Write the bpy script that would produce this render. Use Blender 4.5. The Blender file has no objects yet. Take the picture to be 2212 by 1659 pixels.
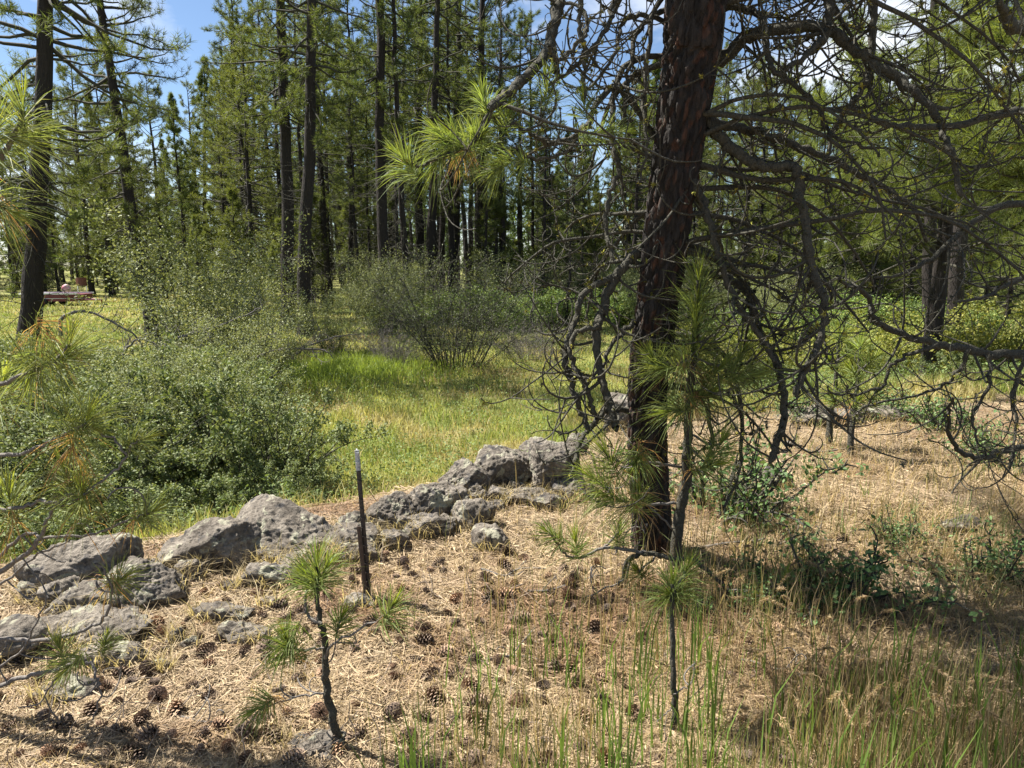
import bpy, bmesh, math, random
import numpy as np
from mathutils import Vector

# ------------------------------------------------------------------ camera, sky, sun, exposure
scene = bpy.context.scene
COL = scene.collection
CAM_Z, PITCH, FPX = 1.65, math.radians(9.6), 720.0
cam_d = bpy.data.cameras.new('camera'); cam = bpy.data.objects.new('camera', cam_d); COL.objects.link(cam)
cam.location = (0, 0, CAM_Z); cam.rotation_euler = (math.pi/2 - PITCH, 0, 0)
cam_d.sensor_width = 36; cam_d.lens = FPX/1024*36; cam_d.clip_start = 0.05; cam_d.clip_end = 3000
scene.camera = cam

SUN_EL = math.radians(56); SUN_AZ = math.atan2(-0.92, 0.39)        # azimuth from +Y towards +X
world = bpy.data.worlds.new('World'); scene.world = world; world.use_nodes = True
wn = world.node_tree.nodes; wl = world.node_tree.links
for n in list(wn): wn.remove(n)
w_out = wn.new('ShaderNodeOutputWorld'); w_bg = wn.new('ShaderNodeBackground'); w_bg.inputs['Strength'].default_value = 0.05
w_sky = wn.new('ShaderNodeTexSky'); w_sky.sky_type = 'NISHITA'; w_sky.sun_disc = False
w_sky.sun_elevation = SUN_EL; w_sky.sun_rotation = SUN_AZ; w_sky.altitude = 900; w_sky.air_density = 1.0; w_sky.dust_density = 0.4; w_sky.ozone_density = 3.0
w_tc = wn.new('ShaderNodeTexCoord'); w_map = wn.new('ShaderNodeMapping'); w_map.inputs['Scale'].default_value = (1, 1, 2.2)
w_map.inputs['Location'].default_value = (2.6, 8.2, 3.3)
w_noise = wn.new('ShaderNodeTexNoise'); w_noise.inputs['Scale'].default_value = 2.2; w_noise.inputs['Detail'].default_value = 7; w_noise.inputs['Roughness'].default_value = 0.55
w_ramp = wn.new('ShaderNodeValToRGB'); w_ramp.color_ramp.elements[0].position = 0.52; w_ramp.color_ramp.elements[1].position = 0.70
w_mix = wn.new('ShaderNodeMix'); w_mix.data_type = 'RGBA'; w_mix.inputs['B'].default_value = (9.5, 9.6, 9.9, 1)
wl.new(w_tc.outputs['Generated'], w_map.inputs['Vector']); wl.new(w_map.outputs['Vector'], w_noise.inputs['Vector'])
wl.new(w_noise.outputs['Fac'], w_ramp.inputs['Fac']); wl.new(w_ramp.outputs['Color'], w_mix.inputs['Factor'])
wl.new(w_sky.outputs['Color'], w_mix.inputs['A']); wl.new(w_mix.outputs['Result'], w_bg.inputs['Color']); wl.new(w_bg.outputs['Background'], w_out.inputs['Surface'])

sun_d = bpy.data.lights.new('sun', 'SUN'); sun_d.energy = 5.0; sun_d.angle = math.radians(0.53); sun_d.color = (1.0, 0.95, 0.87)
sun = bpy.data.objects.new('sun', sun_d); COL.objects.link(sun)
sdir = Vector((math.sin(SUN_AZ)*math.cos(SUN_EL), math.cos(SUN_AZ)*math.cos(SUN_EL), math.sin(SUN_EL)))
sun.rotation_euler = sdir.to_track_quat('Z', 'Y').to_euler(); sun.location = (-20, 25, 40)

scene.view_settings.view_transform = 'Standard'; scene.view_settings.look = 'None'
scene.view_settings.exposure = 1.65; scene.view_settings.gamma = 1.0; scene.view_settings.use_curve_mapping = False
scene.render.engine = 'CYCLES'
scene.cycles.max_bounces = 4; scene.cycles.diffuse_bounces = 2; scene.cycles.glossy_bounces = 2; scene.cycles.transmission_bounces = 4

# ------------------------------------------------------------------ helpers
K = 1024/2212.0                        # traced positions were read off a 2212 px wide view of the photograph
CP, SP = math.cos(PITCH), math.sin(PITCH)
def ray(u, v):
    cx = (u*K - 512)/FPX; cy = -(v*K - 384)/FPX
    return np.array([cx, CP + cy*SP, -SP + cy*CP])
def P(u, v, y):
    d = ray(u, v); return np.array([0, 0, CAM_Z]) + d*(y/d[1])
def mpp(y): return y*K/FPX             # metres per traced pixel at a distance
def nrm(a): return a/np.maximum(np.linalg.norm(a, axis=-1, keepdims=True), 1e-9)

def _hash(i, j, k, s):
    h = (i*374761393 + j*668265263 + k*2147483647 + s*1274126177) & 0xffffffff
    h = ((h ^ (h >> 13))*1274126177) & 0xffffffff
    h = ((h ^ (h >> 16))*2246822519) & 0xffffffff
    return ((h ^ (h >> 15)) & 0xffffff)/float(0xffffff)
def vnoise(p, s=0):
    p = np.asarray(p, float); f = np.floor(p); i = f.astype(np.int64); t = p - f; t = t*t*(3-2*t)
    r = 0
    for a in (0, 1):
        wa = t[..., 0] if a else 1-t[..., 0]
        for b in (0, 1):
            wb = t[..., 1] if b else 1-t[..., 1]
            for c in (0, 1):
                wc = t[..., 2] if c else 1-t[..., 2]
                r = r + wa*wb*wc*_hash(i[..., 0]+a, i[..., 1]+b, i[..., 2]+c, s)
    return r
def fbm(p, o=4, s=0, g=0.5):
    r = 0; a = 1; n = 0; p = np.asarray(p, float)
    for k in range(o):
        r = r + a*vnoise(p, s+k); n += a; a *= g; p = p*2.03 + 17.1
    return r/n
def n2(x, y, f, o=3, s=0):
    return fbm(np.stack([np.asarray(x, float)*f, np.asarray(y, float)*f, np.zeros_like(np.asarray(x, float))+0.37], -1), o, s)
def sstep(a, b, x):
    t = np.clip((x-a)/(b-a), 0, 1); return t*t*(3-2*t)

EX = np.array([-40, -12, -4.5, -2.9, -2.0, -1.5, -.86, -.33, .31, .95, 2.2, 3.6, 5.25, 9, 20, 60.])
EY = np.array([-20, -2.5, 2.2, 3.45, 4.0, 4.35, 4.75, 5.15, 5.5, 6.5, 7.6, 8.5, 9.0, 9.6, 11, 14.])
def H(x, y):
    x = np.asarray(x, float); y = np.asarray(y, float)
    s = y - np.interp(x, EX, EY) - 0.15
    wdt = np.interp(x, [0, 1.2, 4, 8], [1.7, 2.2, 4.5, 6.0])
    z = -1.05*sstep(0, 1, s/wdt)
    near = 1/(1+(x*x+y*y)/500)
    z = z + (n2(x, y, 0.9, 3, 3)-0.5)*0.14*near + (n2(x, y, 4.0, 2, 9)-0.5)*0.05*near
    z = z + (n2(x, y, 0.06, 2, 21)-0.5)*0.5*sstep(14, 40, y)
    return z
def G(u, v, lift=0.0):
    d = ray(u, v); t = np.geomspace(1.2, 260, 900); pts = np.array([0, 0, CAM_Z]) + d*t[:, None]
    below = pts[:, 2] < H(pts[:, 0], pts[:, 1]) + lift
    i = int(np.argmax(below)) if below.any() else len(t)-1
    return pts[i]

class Acc:
    """collects vertices, faces and colours for one mesh"""
    def __init__(s): s.v = []; s.t = []; s.q = []; s.c = []; s.n = 0
    def add(s, v, tris=None, quads=None, col=(1, 1, 1)):
        v = np.asarray(v, float).reshape(-1, 3)
        if tris is not None and len(tris): s.t.append(np.asarray(tris, np.int64).reshape(-1, 3)+s.n)
        if quads is not None and len(quads): s.q.append(np.asarray(quads, np.int64).reshape(-1, 4)+s.n)
        c = np.asarray(col, float)
        if c.ndim == 1: c = np.broadcast_to(c, (len(v), 3))
        s.v.append(v); s.c.append(c); s.n += len(v)
    def mesh(s, name, mat, smooth=False, origin=None):
        v = np.concatenate(s.v) if s.v else np.zeros((0, 3))
        if origin is not None: v = v - np.asarray(origin)
        t = np.concatenate(s.t) if s.t else np.zeros((0, 3), np.int64)
        q = np.concatenate(s.q) if s.q else np.zeros((0, 4), np.int64)
        me = bpy.data.meshes.new(name)
        me.vertices.add(len(v)); me.vertices.foreach_set('co', v.astype(np.float32).ravel())
        nl = len(t)*3+len(q)*4; me.loops.add(nl)
        me.loops.foreach_set('vertex_index', np.concatenate([t.ravel(), q.ravel()]).astype(np.int32))
        me.polygons.add(len(t)+len(q))
        st = np.concatenate([np.arange(len(t))*3, len(t)*3+np.arange(len(q))*4]).astype(np.int32)
        me.polygons.foreach_set('loop_start', st)
        if smooth: me.polygons.foreach_set('use_smooth', np.ones(len(t)+len(q), bool))
        c = np.concatenate(s.c); c4 = np.concatenate([c, np.ones((len(c), 1))], 1).astype(np.float32)
        at = me.color_attributes.new('Col', 'FLOAT_COLOR', 'POINT'); at.data.foreach_set('color', c4.ravel())
        me.update(calc_edges=True); me.validate()
        if mat: me.materials.append(mat)
        return me

def tubes(acc, Pt, R, n=5, col=(1, 1, 1)):
    Pt = np.asarray(Pt, float); R = np.asarray(R, float)
    if Pt.ndim == 2: Pt = Pt[None]; R = R[None]
    k, m, _ = Pt.shape
    T = nrm(np.gradient(Pt, axis=1))
    ref = np.where(np.abs(T[:, 0, 2:3]) > 0.9, [[1., 0, 0]], [[0, 0, 1.]])
    N = nrm(np.cross(T[:, 0], ref)); ang = np.arange(n)*2*math.pi/n; V = np.empty((k, m, n, 3))
    for i in range(m):
        N = nrm(N - (N*T[:, i]).sum(-1, keepdims=True)*T[:, i]); B = np.cross(T[:, i], N)
        V[:, i] = Pt[:, i, None] + R[:, i, None, None]*(np.cos(ang)[None, :, None]*N[:, None] + np.sin(ang)[None, :, None]*B[:, None])
    idx = np.arange(k*m*n).reshape(k, m, n); a = idx[:, :-1]; b = idx[:, 1:]
    q = np.stack([a, np.roll(a, -1, 2), np.roll(b, -1, 2), b], -1)
    c = np.asarray(col, float)
    if c.ndim == 2: c = np.repeat(c, m*n, 0)
    acc.add(V, quads=q.reshape(-1, 4), col=c)

def blades(acc, B, Hh, W, lean, rng, col, bend=0.35, dirv=None, tipw=0.0):
    """curved grass blades: base B, height Hh, width W, lean = horizontal reach as a share of the height"""
    B = np.asarray(B, float); k = len(B); a = rng.uniform(0, 2*math.pi, k)
    ld = np.stack([np.cos(a), np.sin(a), 0*a], -1); f = rng.uniform(0, 2*math.pi, k)
    side = np.stack([np.cos(f), np.sin(f), 0*f], -1)*(np.asarray(W)/2)[:, None]
    Hh = np.asarray(Hh)[:, None]; L = np.asarray(lean)[:, None]
    up = np.array([0, 0, 1.])
    m = B + up*Hh*0.55 + ld*Hh*L*bend; t = B + up*Hh*(1-0.35*np.minimum(L, 1.5)) + ld*Hh*L
    V = np.stack([B-side, B+side, m+side*.8, m-side*.8, t], 1)
    i = np.arange(k)[:, None]*5
    acc.add(V, quads=i+np.array([[0, 1, 2, 3]]), tris=i+np.array([[3, 2, 4]]), col=np.repeat(col, 5, 0))

def tufts(acc, C, D, L, nn, w, rng, col, a0=15, a1=80, back=0.35, cvar=0.25, two=False, sag=0.0):
    """pine needle tufts: nn needles round each tip C pointing along D"""
    C = np.asarray(C, float); D = nrm(np.asarray(D, float)); k = len(C)
    ref = np.where(np.abs(D[:, 2:3]) > 0.9, [[1., 0, 0]], [[0, 0, 1.]]); N = nrm(np.cross(D, ref)); B = np.cross(D, N)
    L = np.broadcast_to(np.asarray(L, float), (k,))
    th = rng.uniform(0, 2*math.pi, (k, nn)); s = rng.uniform(0, 1, (k, nn))
    A = np.radians(a0 + (a1-a0)*np.sqrt(s)*rng.uniform(.75, 1.1, (k, nn)))
    rad = np.cos(th)[..., None]*N[:, None]+np.sin(th)[..., None]*B[:, None]
    nd = D[:, None]*np.cos(A)[..., None] + rad*np.sin(A)[..., None]
    ln = (L[:, None]*rng.uniform(.55, 1.1, (k, nn)))[..., None]
    b = C[:, None] - D[:, None]*(L[:, None]*back*s)[..., None]
    tip = b + nd*ln; tip[..., 2] -= sag*ln[..., 0]*rng.uniform(.1, 1.6, (k, nn)); tip = tip+rng.normal(size=tip.shape)*ln*.05
    sd = nrm(np.cross(nd, rng.normal(size=(k, nn, 3))))*w/2
    c = np.broadcast_to(np.asarray(col, float), (k, 3))[:, None]*(1+rng.uniform(-cvar, cvar, (k, nn, 1)))
    c = c*(1+rng.uniform(-.08, .08, (k, nn, 3)))
    if two:
        mid = b + nd*ln*.55
        V = np.stack([b-sd*.8, b+sd*.8, mid+sd, mid-sd, tip], 2).reshape(-1, 3); i = np.arange(k*nn)[:, None]*5
        acc.add(V, quads=i+np.array([[0, 1, 2, 3]]), tris=i+np.array([[3, 2, 4]]), col=np.repeat(c.reshape(-1, 3), 5, 0))
    else:
        V = np.stack([b-sd, b+sd, tip], 2).reshape(-1, 3); i = np.arange(k*nn)[:, None]*3
        acc.add(V, tris=i+np.array([[0, 1, 2]]), col=np.repeat(c.reshape(-1, 3), 3, 0))

def grow(S, D, L, m, rng, wig=0.25, g0=0.0, g1=0.0):
    """batch of wandering branches; g0, g1 = pull on the z direction at the root and at the tip"""
    S = np.asarray(S, float); D = nrm(np.asarray(D, float)); k = len(S); L = np.broadcast_to(np.asarray(L, float), (k,))
    out = [S]; p = S.copy(); d = D.copy()
    for i in range(1, m):
        f = i/(m-1)
        d = d + rng.normal(size=(k, 3))*wig; d[:, 2] += g0*(1-f)+g1*f; d = nrm(d); p = p + d*(L/(m-1))[:, None]; out.append(p)
    return np.stack(out, 1)
def arcs(S, D, L, m, rng, t0=.4, t1=3.2, wig=.06, up=.7):
    """batch of smoothly curling twigs; each turns by t0..t1 radians, mostly upward"""
    S = np.asarray(S, float); d = nrm(np.asarray(D, float)); k = len(S); L = np.broadcast_to(np.asarray(L, float), (k,))
    ax = nrm(nrm(np.cross(d, np.array([0, 0, 1.])+1e-4))*up+rng.normal(size=(k, 3))*.55); ax = nrm(ax-(ax*d).sum(-1, keepdims=True)*d)
    st = rng.uniform(t0, t1, k)[:, None]/(m-1); out = [S]; p = S.copy()
    for i in range(1, m):
        a = st*(.4+1.2*i/(m-1)); d = nrm(d*np.cos(a)+np.cross(ax, d)*np.sin(a)+rng.normal(size=(k, 3))*wig); p = p+d*(L/(m-1))[:, None]; out.append(p)
    return np.stack(out, 1)
def taper(k, m, r0, r1, pw=1.0):
    t = np.linspace(0, 1, m)**pw; r0 = np.broadcast_to(np.asarray(r0, float), (k,)); r1 = np.broadcast_to(np.asarray(r1, float), (k,))
    return r0[:, None]*(1-t)+r1[:, None]*t
def spline(pts, per=4):
    p = np.asarray(pts, float); q = np.vstack([2*p[0]-p[1], p, 2*p[-1]-p[-2]]); out = []
    for i in range(1, len(q)-2):
        for j in range(per):
            t = j/per
            out.append(0.5*((2*q[i])+(-q[i-1]+q[i+1])*t+(2*q[i-1]-5*q[i]+4*q[i+1]-q[i+2])*t*t+(-q[i-1]+3*q[i]-3*q[i+1]+q[i+2])*t**3))
    out.append(p[-1]); return np.array(out)

def tag(o, label=None, cat=None, group=None, kind=None):
    if label: o['label'] = label
    if cat: o['category'] = cat
    if group: o['group'] = group
    if kind: o['kind'] = kind
    return o
def obj(name, me, parent=None, loc=(0, 0, 0)):
    o = bpy.data.objects.new(name, me); COL.objects.link(o); o.location = loc
    if parent: o.parent = parent
    return o
def empty(name, loc, label, cat, group=None):
    o = bpy.data.objects.new(name, None); COL.objects.link(o); o.location = [float(a) for a in loc]; o.empty_display_size = 0.2
    return tag(o, label, cat, group)

# ------------------------------------------------------------------ materials
def new_mat(name):
    m = bpy.data.materials.new(name); m.use_nodes = True; nt = m.node_tree
    return m, nt, nt.nodes['Principled BSDF'], nt.nodes['Material Output']
def leaf_mat(name, trans=0.35, rough=0.45, spec=0.35, hue=0.0, tint=(1.25, 1.2, 0.55)):
    m, nt, b, out = new_mat(name); N = nt.nodes; L = nt.links
    at = N.new('ShaderNodeAttribute'); at.attribute_name = 'Col'
    oi = N.new('ShaderNodeObjectInfo'); mr = N.new('ShaderNodeMapRange'); mr.inputs['To Min'].default_value = 0.82; mr.inputs['To Max'].default_value = 1.18
    L.new(oi.outputs['Random'], mr.inputs['Value'])
    hs = N.new('ShaderNodeHueSaturation'); L.new(at.outputs['Color'], hs.inputs['Color']); L.new(mr.outputs['Result'], hs.inputs['Value'])
    L.new(hs.outputs['Color'], b.inputs['Base Color']); b.inputs['Roughness'].default_value = rough; b.inputs['Specular IOR Level'].default_value = spec
    tr = N.new('ShaderNodeBsdfTranslucent'); mm = N.new('ShaderNodeMix'); mm.data_type = 'RGBA'; mm.blend_type = 'MULTIPLY'; mm.inputs['Factor'].default_value = 1
    mm.inputs['B'].default_value = (*tint, 1); L.new(hs.outputs['Color'], mm.inputs['A']); L.new(mm.outputs['Result'], tr.inputs['Color'])
    mx = N.new('ShaderNodeMixShader'); mx.inputs['Fac'].default_value = trans
    L.new(b.outputs['BSDF'], mx.inputs[1]); L.new(tr.outputs['BSDF'], mx.inputs[2]); L.new(mx.outputs['Shader'], out.inputs['Surface'])
    return m
def noise_node(nt, scale, detail=4, rough=0.6, vec=None, dist=0.0):
    n = nt.nodes.new('ShaderNodeTexNoise'); n.inputs['Scale'].default_value = scale; n.inputs['Detail'].default_value = detail
    n.inputs['Roughness'].default_value = rough; n.inputs['Distortion'].default_value = dist
    if vec: nt.links.new(vec, n.inputs['Vector'])
    return n
def ramp_node(nt, fac, stops):
    r = nt.nodes.new('ShaderNodeValToRGB'); e = r.color_ramp.elements
    while len(e) < len(stops): e.new(0.5)
    for k, (p, c) in enumerate(stops): e[k].position = p; e[k].color = (*c, 1) if len(c) == 3 else c
    nt.links.new(fac, r.inputs['Fac']); return r
def mix_node(nt, a, b, fac, blend='MIX'):
    m = nt.nodes.new('ShaderNodeMix'); m.data_type = 'RGBA'; m.blend_type = blend
    for s, v in (('A', a), ('B', b), ('Factor', fac)):
        if hasattr(v, 'links'): nt.links.new(v, m.inputs[s])
        else: m.inputs[s].default_value = v if s == 'Factor' else (*v, 1)
    return m.outputs['Result']
def bump_node(nt, h, strength, dist, normal=None):
    b = nt.nodes.new('ShaderNodeBump'); b.inputs['Strength'].default_value = strength; b.inputs['Distance'].default_value = dist
    nt.links.new(h, b.inputs['Height'])
    if normal: nt.links.new(normal, b.inputs['Normal'])
    return b.outputs['Normal']
def bark_mat(name, c0, c1, c2, sc=(9, 9, 1.6), bump=0.9, dist=0.02, use_col=False):
    m, nt, b, out = new_mat(name); N = nt.nodes; L = nt.links
    tc = N.new('ShaderNodeTexCoord'); mp = N.new('ShaderNodeMapping'); mp.inputs['Scale'].default_value = sc; L.new(tc.outputs['Object'], mp.inputs['Vector'])
    vo = N.new('ShaderNodeTexVoronoi'); vo.feature = 'DISTANCE_TO_EDGE'; vo.inputs['Scale'].default_value = 1.6
    wn_ = noise_node(nt, 1.2, 4, 0.6, mp.outputs['Vector']); ad = N.new('ShaderNodeVectorMath'); ad.operation = 'ADD'
    L.new(mp.outputs['Vector'], ad.inputs[0]); L.new(wn_.outputs['Color'], ad.inputs[1]); L.new(ad.outputs['Vector'], vo.inputs['Vector'])
    n1 = noise_node(nt, 2.2, 6, 0.65, mp.outputs['Vector']); n3 = noise_node(nt, 0.5, 3, 0.5, tc.outputs['Object'])
    rp = ramp_node(nt, n1.outputs['Fac'], [(0.3, c0), (0.55, c1), (0.75, c2)])
    col = mix_node(nt, rp.outputs['Color'], (c0[0]*1.5, c0[1]*1.6, c0[2]*1.7), n3.outputs['Fac'])
    if use_col:
        at = N.new('ShaderNodeAttribute'); at.attribute_name = 'Col'; col = mix_node(nt, col, at.outputs['Color'], 1.0, 'MULTIPLY')
    L.new(col, b.inputs['Base Color']); b.inputs['Roughness'].default_value = 0.9; b.inputs['Specular IOR Level'].default_value = 0.25
    rv = ramp_node(nt, vo.outputs['Distance'], [(0.0, (0, 0, 0)), (0.22, (1, 1, 1))])
    nb = bump_node(nt, rv.outputs['Color'], bump, dist); nb = bump_node(nt, n1.outputs['Fac'], bump*.7, dist*.6, nb); L.new(nb, b.inputs['Normal'])
    return m
def col_mat(name, rough=0.8, spec=0.2, bump=0.0, scale=60):
    m, nt, b, out = new_mat(name); at = nt.nodes.new('ShaderNodeAttribute'); at.attribute_name = 'Col'
    oi = nt.nodes.new('ShaderNodeObjectInfo'); rp = ramp_node(nt, oi.outputs['Random'], [(0, (.6, .62, .66)), (.5, (1, 1, 1)), (1, (1.7, 1.5, 1.3))])
    nt.links.new(mix_node(nt, at.outputs['Color'], rp.outputs['Color'], 1.0, 'MULTIPLY'), b.inputs['Base Color']); b.inputs['Roughness'].default_value = rough; b.inputs['Specular IOR Level'].default_value = spec
    if bump:
        tc = nt.nodes.new('ShaderNodeTexCoord'); n = noise_node(nt, scale, 4, 0.6, tc.outputs['Object']); nt.links.new(bump_node(nt, n.outputs['Fac'], bump, 0.004), b.inputs['Normal'])
    return m
def plain_mat(name, c, rough=0.6, metal=0.0, var=0.25, scale=30, c2=None):
    m, nt, b, out = new_mat(name); tc = nt.nodes.new('ShaderNodeTexCoord'); n = noise_node(nt, scale, 5, 0.65, tc.outputs['Object'])
    c2 = c2 or tuple(x*(1-var) for x in c)
    r = ramp_node(nt, n.outputs['Fac'], [(0.38, c2), (0.62, c)]); nt.links.new(r.outputs['Color'], b.inputs['Base Color'])
    b.inputs['Roughness'].default_value = rough; b.inputs['Metallic'].default_value = metal
    nt.links.new(bump_node(nt, n.outputs['Fac'], 0.25, 0.002), b.inputs['Normal'])
    return m

M = {}
M['needle'] = leaf_mat('pine_needles', 0.42, 0.55, 0.22)
M['leaf'] = leaf_mat('shrub_leaves', 0.28, 0.6, 0.2)
M['grass'] = leaf_mat('grass_blades', 0.40, 0.55, 0.25, tint=(1.15, 1.15, 0.7))
M['litter'] = leaf_mat('dry_needle_litter', 0.15, 0.6, 0.25, tint=(1.1, 1.0, 0.8))
M['bark'] = bark_mat('pine_bark', (0.020, 0.016, 0.014), (0.036, 0.028, 0.024), (0.066, 0.050, 0.041))
M['hero_bark'] = bark_mat('furrowed_pine_bark', (0.017, 0.015, 0.0138), (0.031, 0.027, 0.0245), (0.062, 0.052, 0.045), (22, 22, 6), 0.8, 0.008, True)
M['branch'] = bark_mat('branch_bark', (0.036, 0.033, 0.025), (0.072, 0.066, 0.048), (0.15, 0.138, 0.10), (30, 30, 18), 0.8, 0.006)
M['twig'] = bark_mat('grey_twig_bark', (0.09, 0.078, 0.068), (0.16, 0.14, 0.12), (0.26, 0.235, 0.21), (40, 40, 30), 0.6, 0.003)
M['lichen'] = col_mat('lichen', 0.95, 0.05)
M['cone'] = col_mat('pine_cone', 0.75, 0.25, 0.4, 120)

def rock_mat():
    m, nt, b, out = new_mat('vesicular_basalt'); N = nt.nodes; L = nt.links
    tc = N.new('ShaderNodeTexCoord'); oi = N.new('ShaderNodeObjectInfo'); vm = N.new('ShaderNodeVectorMath'); vm.operation = 'MULTIPLY_ADD'
    L.new(oi.outputs['Random'], vm.inputs[0]); vm.inputs[1].default_value = (37, 19, 53); L.new(tc.outputs['Object'], vm.inputs[2]); v = vm.outputs['Vector']
    n1 = noise_node(nt, 5, 6, 0.65, v); n2_ = noise_node(nt, 40, 5, 0.7, v); n3 = noise_node(nt, 9, 5, 0.6, v, 0.6); n4 = noise_node(nt, 16, 4, 0.6, v)
    c = ramp_node(nt, n1.outputs['Fac'], [(0.30, (0.085, 0.072, 0.058)), (0.5, (0.165, 0.143, 0.117)), (0.72, (0.30, 0.265, 0.218))]).outputs['Color']
    f = ramp_node(nt, n2_.outputs['Fac'], [(0.35, (0.72, 0.72, 0.72)), (0.65, (1.12, 1.12, 1.12))]).outputs['Color']
    c = mix_node(nt, c, f, 1.0, 'MULTIPLY')
    lf = ramp_node(nt, n3.outputs['Fac'], [(0.57, (0, 0, 0)), (0.63, (1, 1, 1))]).outputs['Color']; c = mix_node(nt, c, (0.30, 0.29, 0.215), lf)
    df = ramp_node(nt, n4.outputs['Fac'], [(0.57, (0, 0, 0)), (0.63, (1, 1, 1))]).outputs['Color']; c = mix_node(nt, c, (0.075, 0.07, 0.066), df)
    L.new(c, b.inputs['Base Color']); b.inputs['Roughness'].default_value = 0.92; b.inputs['Specular IOR Level'].default_value = 0.2
    vo = N.new('ShaderNodeTexVoronoi'); vo.inputs['Scale'].default_value = 75; L.new(v, vo.inputs['Vector'])
    pit = ramp_node(nt, vo.outputs['Distance'], [(0.12, (0, 0, 0)), (0.42, (1, 1, 1))]).outputs['Color']
    nb = bump_node(nt, pit, 0.4, 0.006); nb = bump_node(nt, n2_.outputs['Fac'], 1.0, 0.022, nb); L.new(nb, b.inputs['Normal'])
    return m
M['rock'] = rock_mat()

def ground_mat():
    m, nt, b, out = new_mat('forest_soil'); N = nt.nodes; L = nt.links
    at = N.new('ShaderNodeAttribute'); at.attribute_name = 'Col'; tc = N.new('ShaderNodeTexCoord')
    n1 = noise_node(nt, 60, 6, 0.7, tc.outputs['Object']); n2_ = noise_node(nt, 7, 5, 0.65, tc.outputs['Object'])
    f = ramp_node(nt, n1.outputs['Fac'], [(0.3, (0.5, 0.48, 0.46)), (0.7, (1.35, 1.35, 1.35))]).outputs['Color']
    f2 = ramp_node(nt, n2_.outputs['Fac'], [(0.3, (0.72, 0.72, 0.70)), (0.7, (1.2, 1.2, 1.2))]).outputs['Color']
    c = mix_node(nt, at.outputs['Color'], f, 1.0, 'MULTIPLY'); c = mix_node(nt, c, f2, 1.0, 'MULTIPLY')
    L.new(c, b.inputs['Base Color']); b.inputs['Roughness'].default_value = 0.95; b.inputs['Specular IOR Level'].default_value = 0.1
    L.new(bump_node(nt, n1.outputs['Fac'], 0.9, 0.02), b.inputs['Normal'])
    return m
M['ground'] = ground_mat()

# ------------------------------------------------------------------ ground
MY = np.where(EX > 2, np.interp(EX, [2, 3.6, 5.25, 9, 60], [7.0, 7.3, 7.3, 7.0, 7.0]), EY)
def meadow_mask(x, y):
    s = y - np.interp(x, EX, MY)
    return sstep(0.1, 0.9, s/np.interp(x, [0, 2, 5], [1, 1.4, 3.0]) + (n2(x, y, 0.8, 3, 5)-0.5)*0.8)
def field_colour(x, y, rng=None):
    """colour of the meadow vegetation: green, straw and brown patches"""
    a = n2(x, y, 0.33, 3, 41); b = n2(x, y, 0.9, 3, 57); k = len(x)
    green = np.array([0.21, 0.255, 0.065]); yel = np.array([0.32, 0.335, 0.10]); straw = np.array([0.43, 0.35, 0.17]); brown = np.array([0.17, 0.12, 0.07])
    t = sstep(0.34, 0.54, a)[:, None]; c = green*(1-t)+yel*t
    t = (sstep(0.54, 0.68, b)*0.7)[:, None]; c = c*(1-t)+straw*t
    t = (sstep(0.54, 0.68, n2(x, y, 0.75, 3, 77))*0.65)[:, None]; c = c*(1-t)+brown*t
    far = sstep(24, 32, y)*sstep(-9, -6, x); far = far[:, None]; c = c*(1-far*.5) + far*.5*np.array([0.09, 0.12, 0.045])
    return c
gx = np.sinh(np.linspace(-4.6, 4.6, 420))*4.6; gy = np.sinh(np.linspace(-1.9, 4.75, 420))*5.2+4.5
XX, YY = np.meshgrid(gx, gy); zz = H(XX.ravel(), YY.ravel())
idx = np.arange(XX.size).reshape(XX.shape)
mm = meadow_mask(XX.ravel(), YY.ravel())[:, None]
dry = np.array([0.24, 0.185, 0.125])*(0.75+0.5*n2(XX.ravel(), YY.ravel(), 2.2, 3, 13)[:, None])
gc = dry*(1-mm) + field_colour(XX.ravel(), YY.ravel())*0.62*mm
acc = Acc(); acc.add(np.stack([XX.ravel(), YY.ravel(), zz], -1), quads=np.stack([idx[:-1, :-1], idx[:-1, 1:], idx[1:, 1:], idx[1:, :-1]], -1), col=gc)
ground = obj('ground', acc.mesh('ground', M['ground'], True)); tag(ground, 'dry needle strewn bank dropping to a grassy meadow', 'ground', kind='structure')

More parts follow.
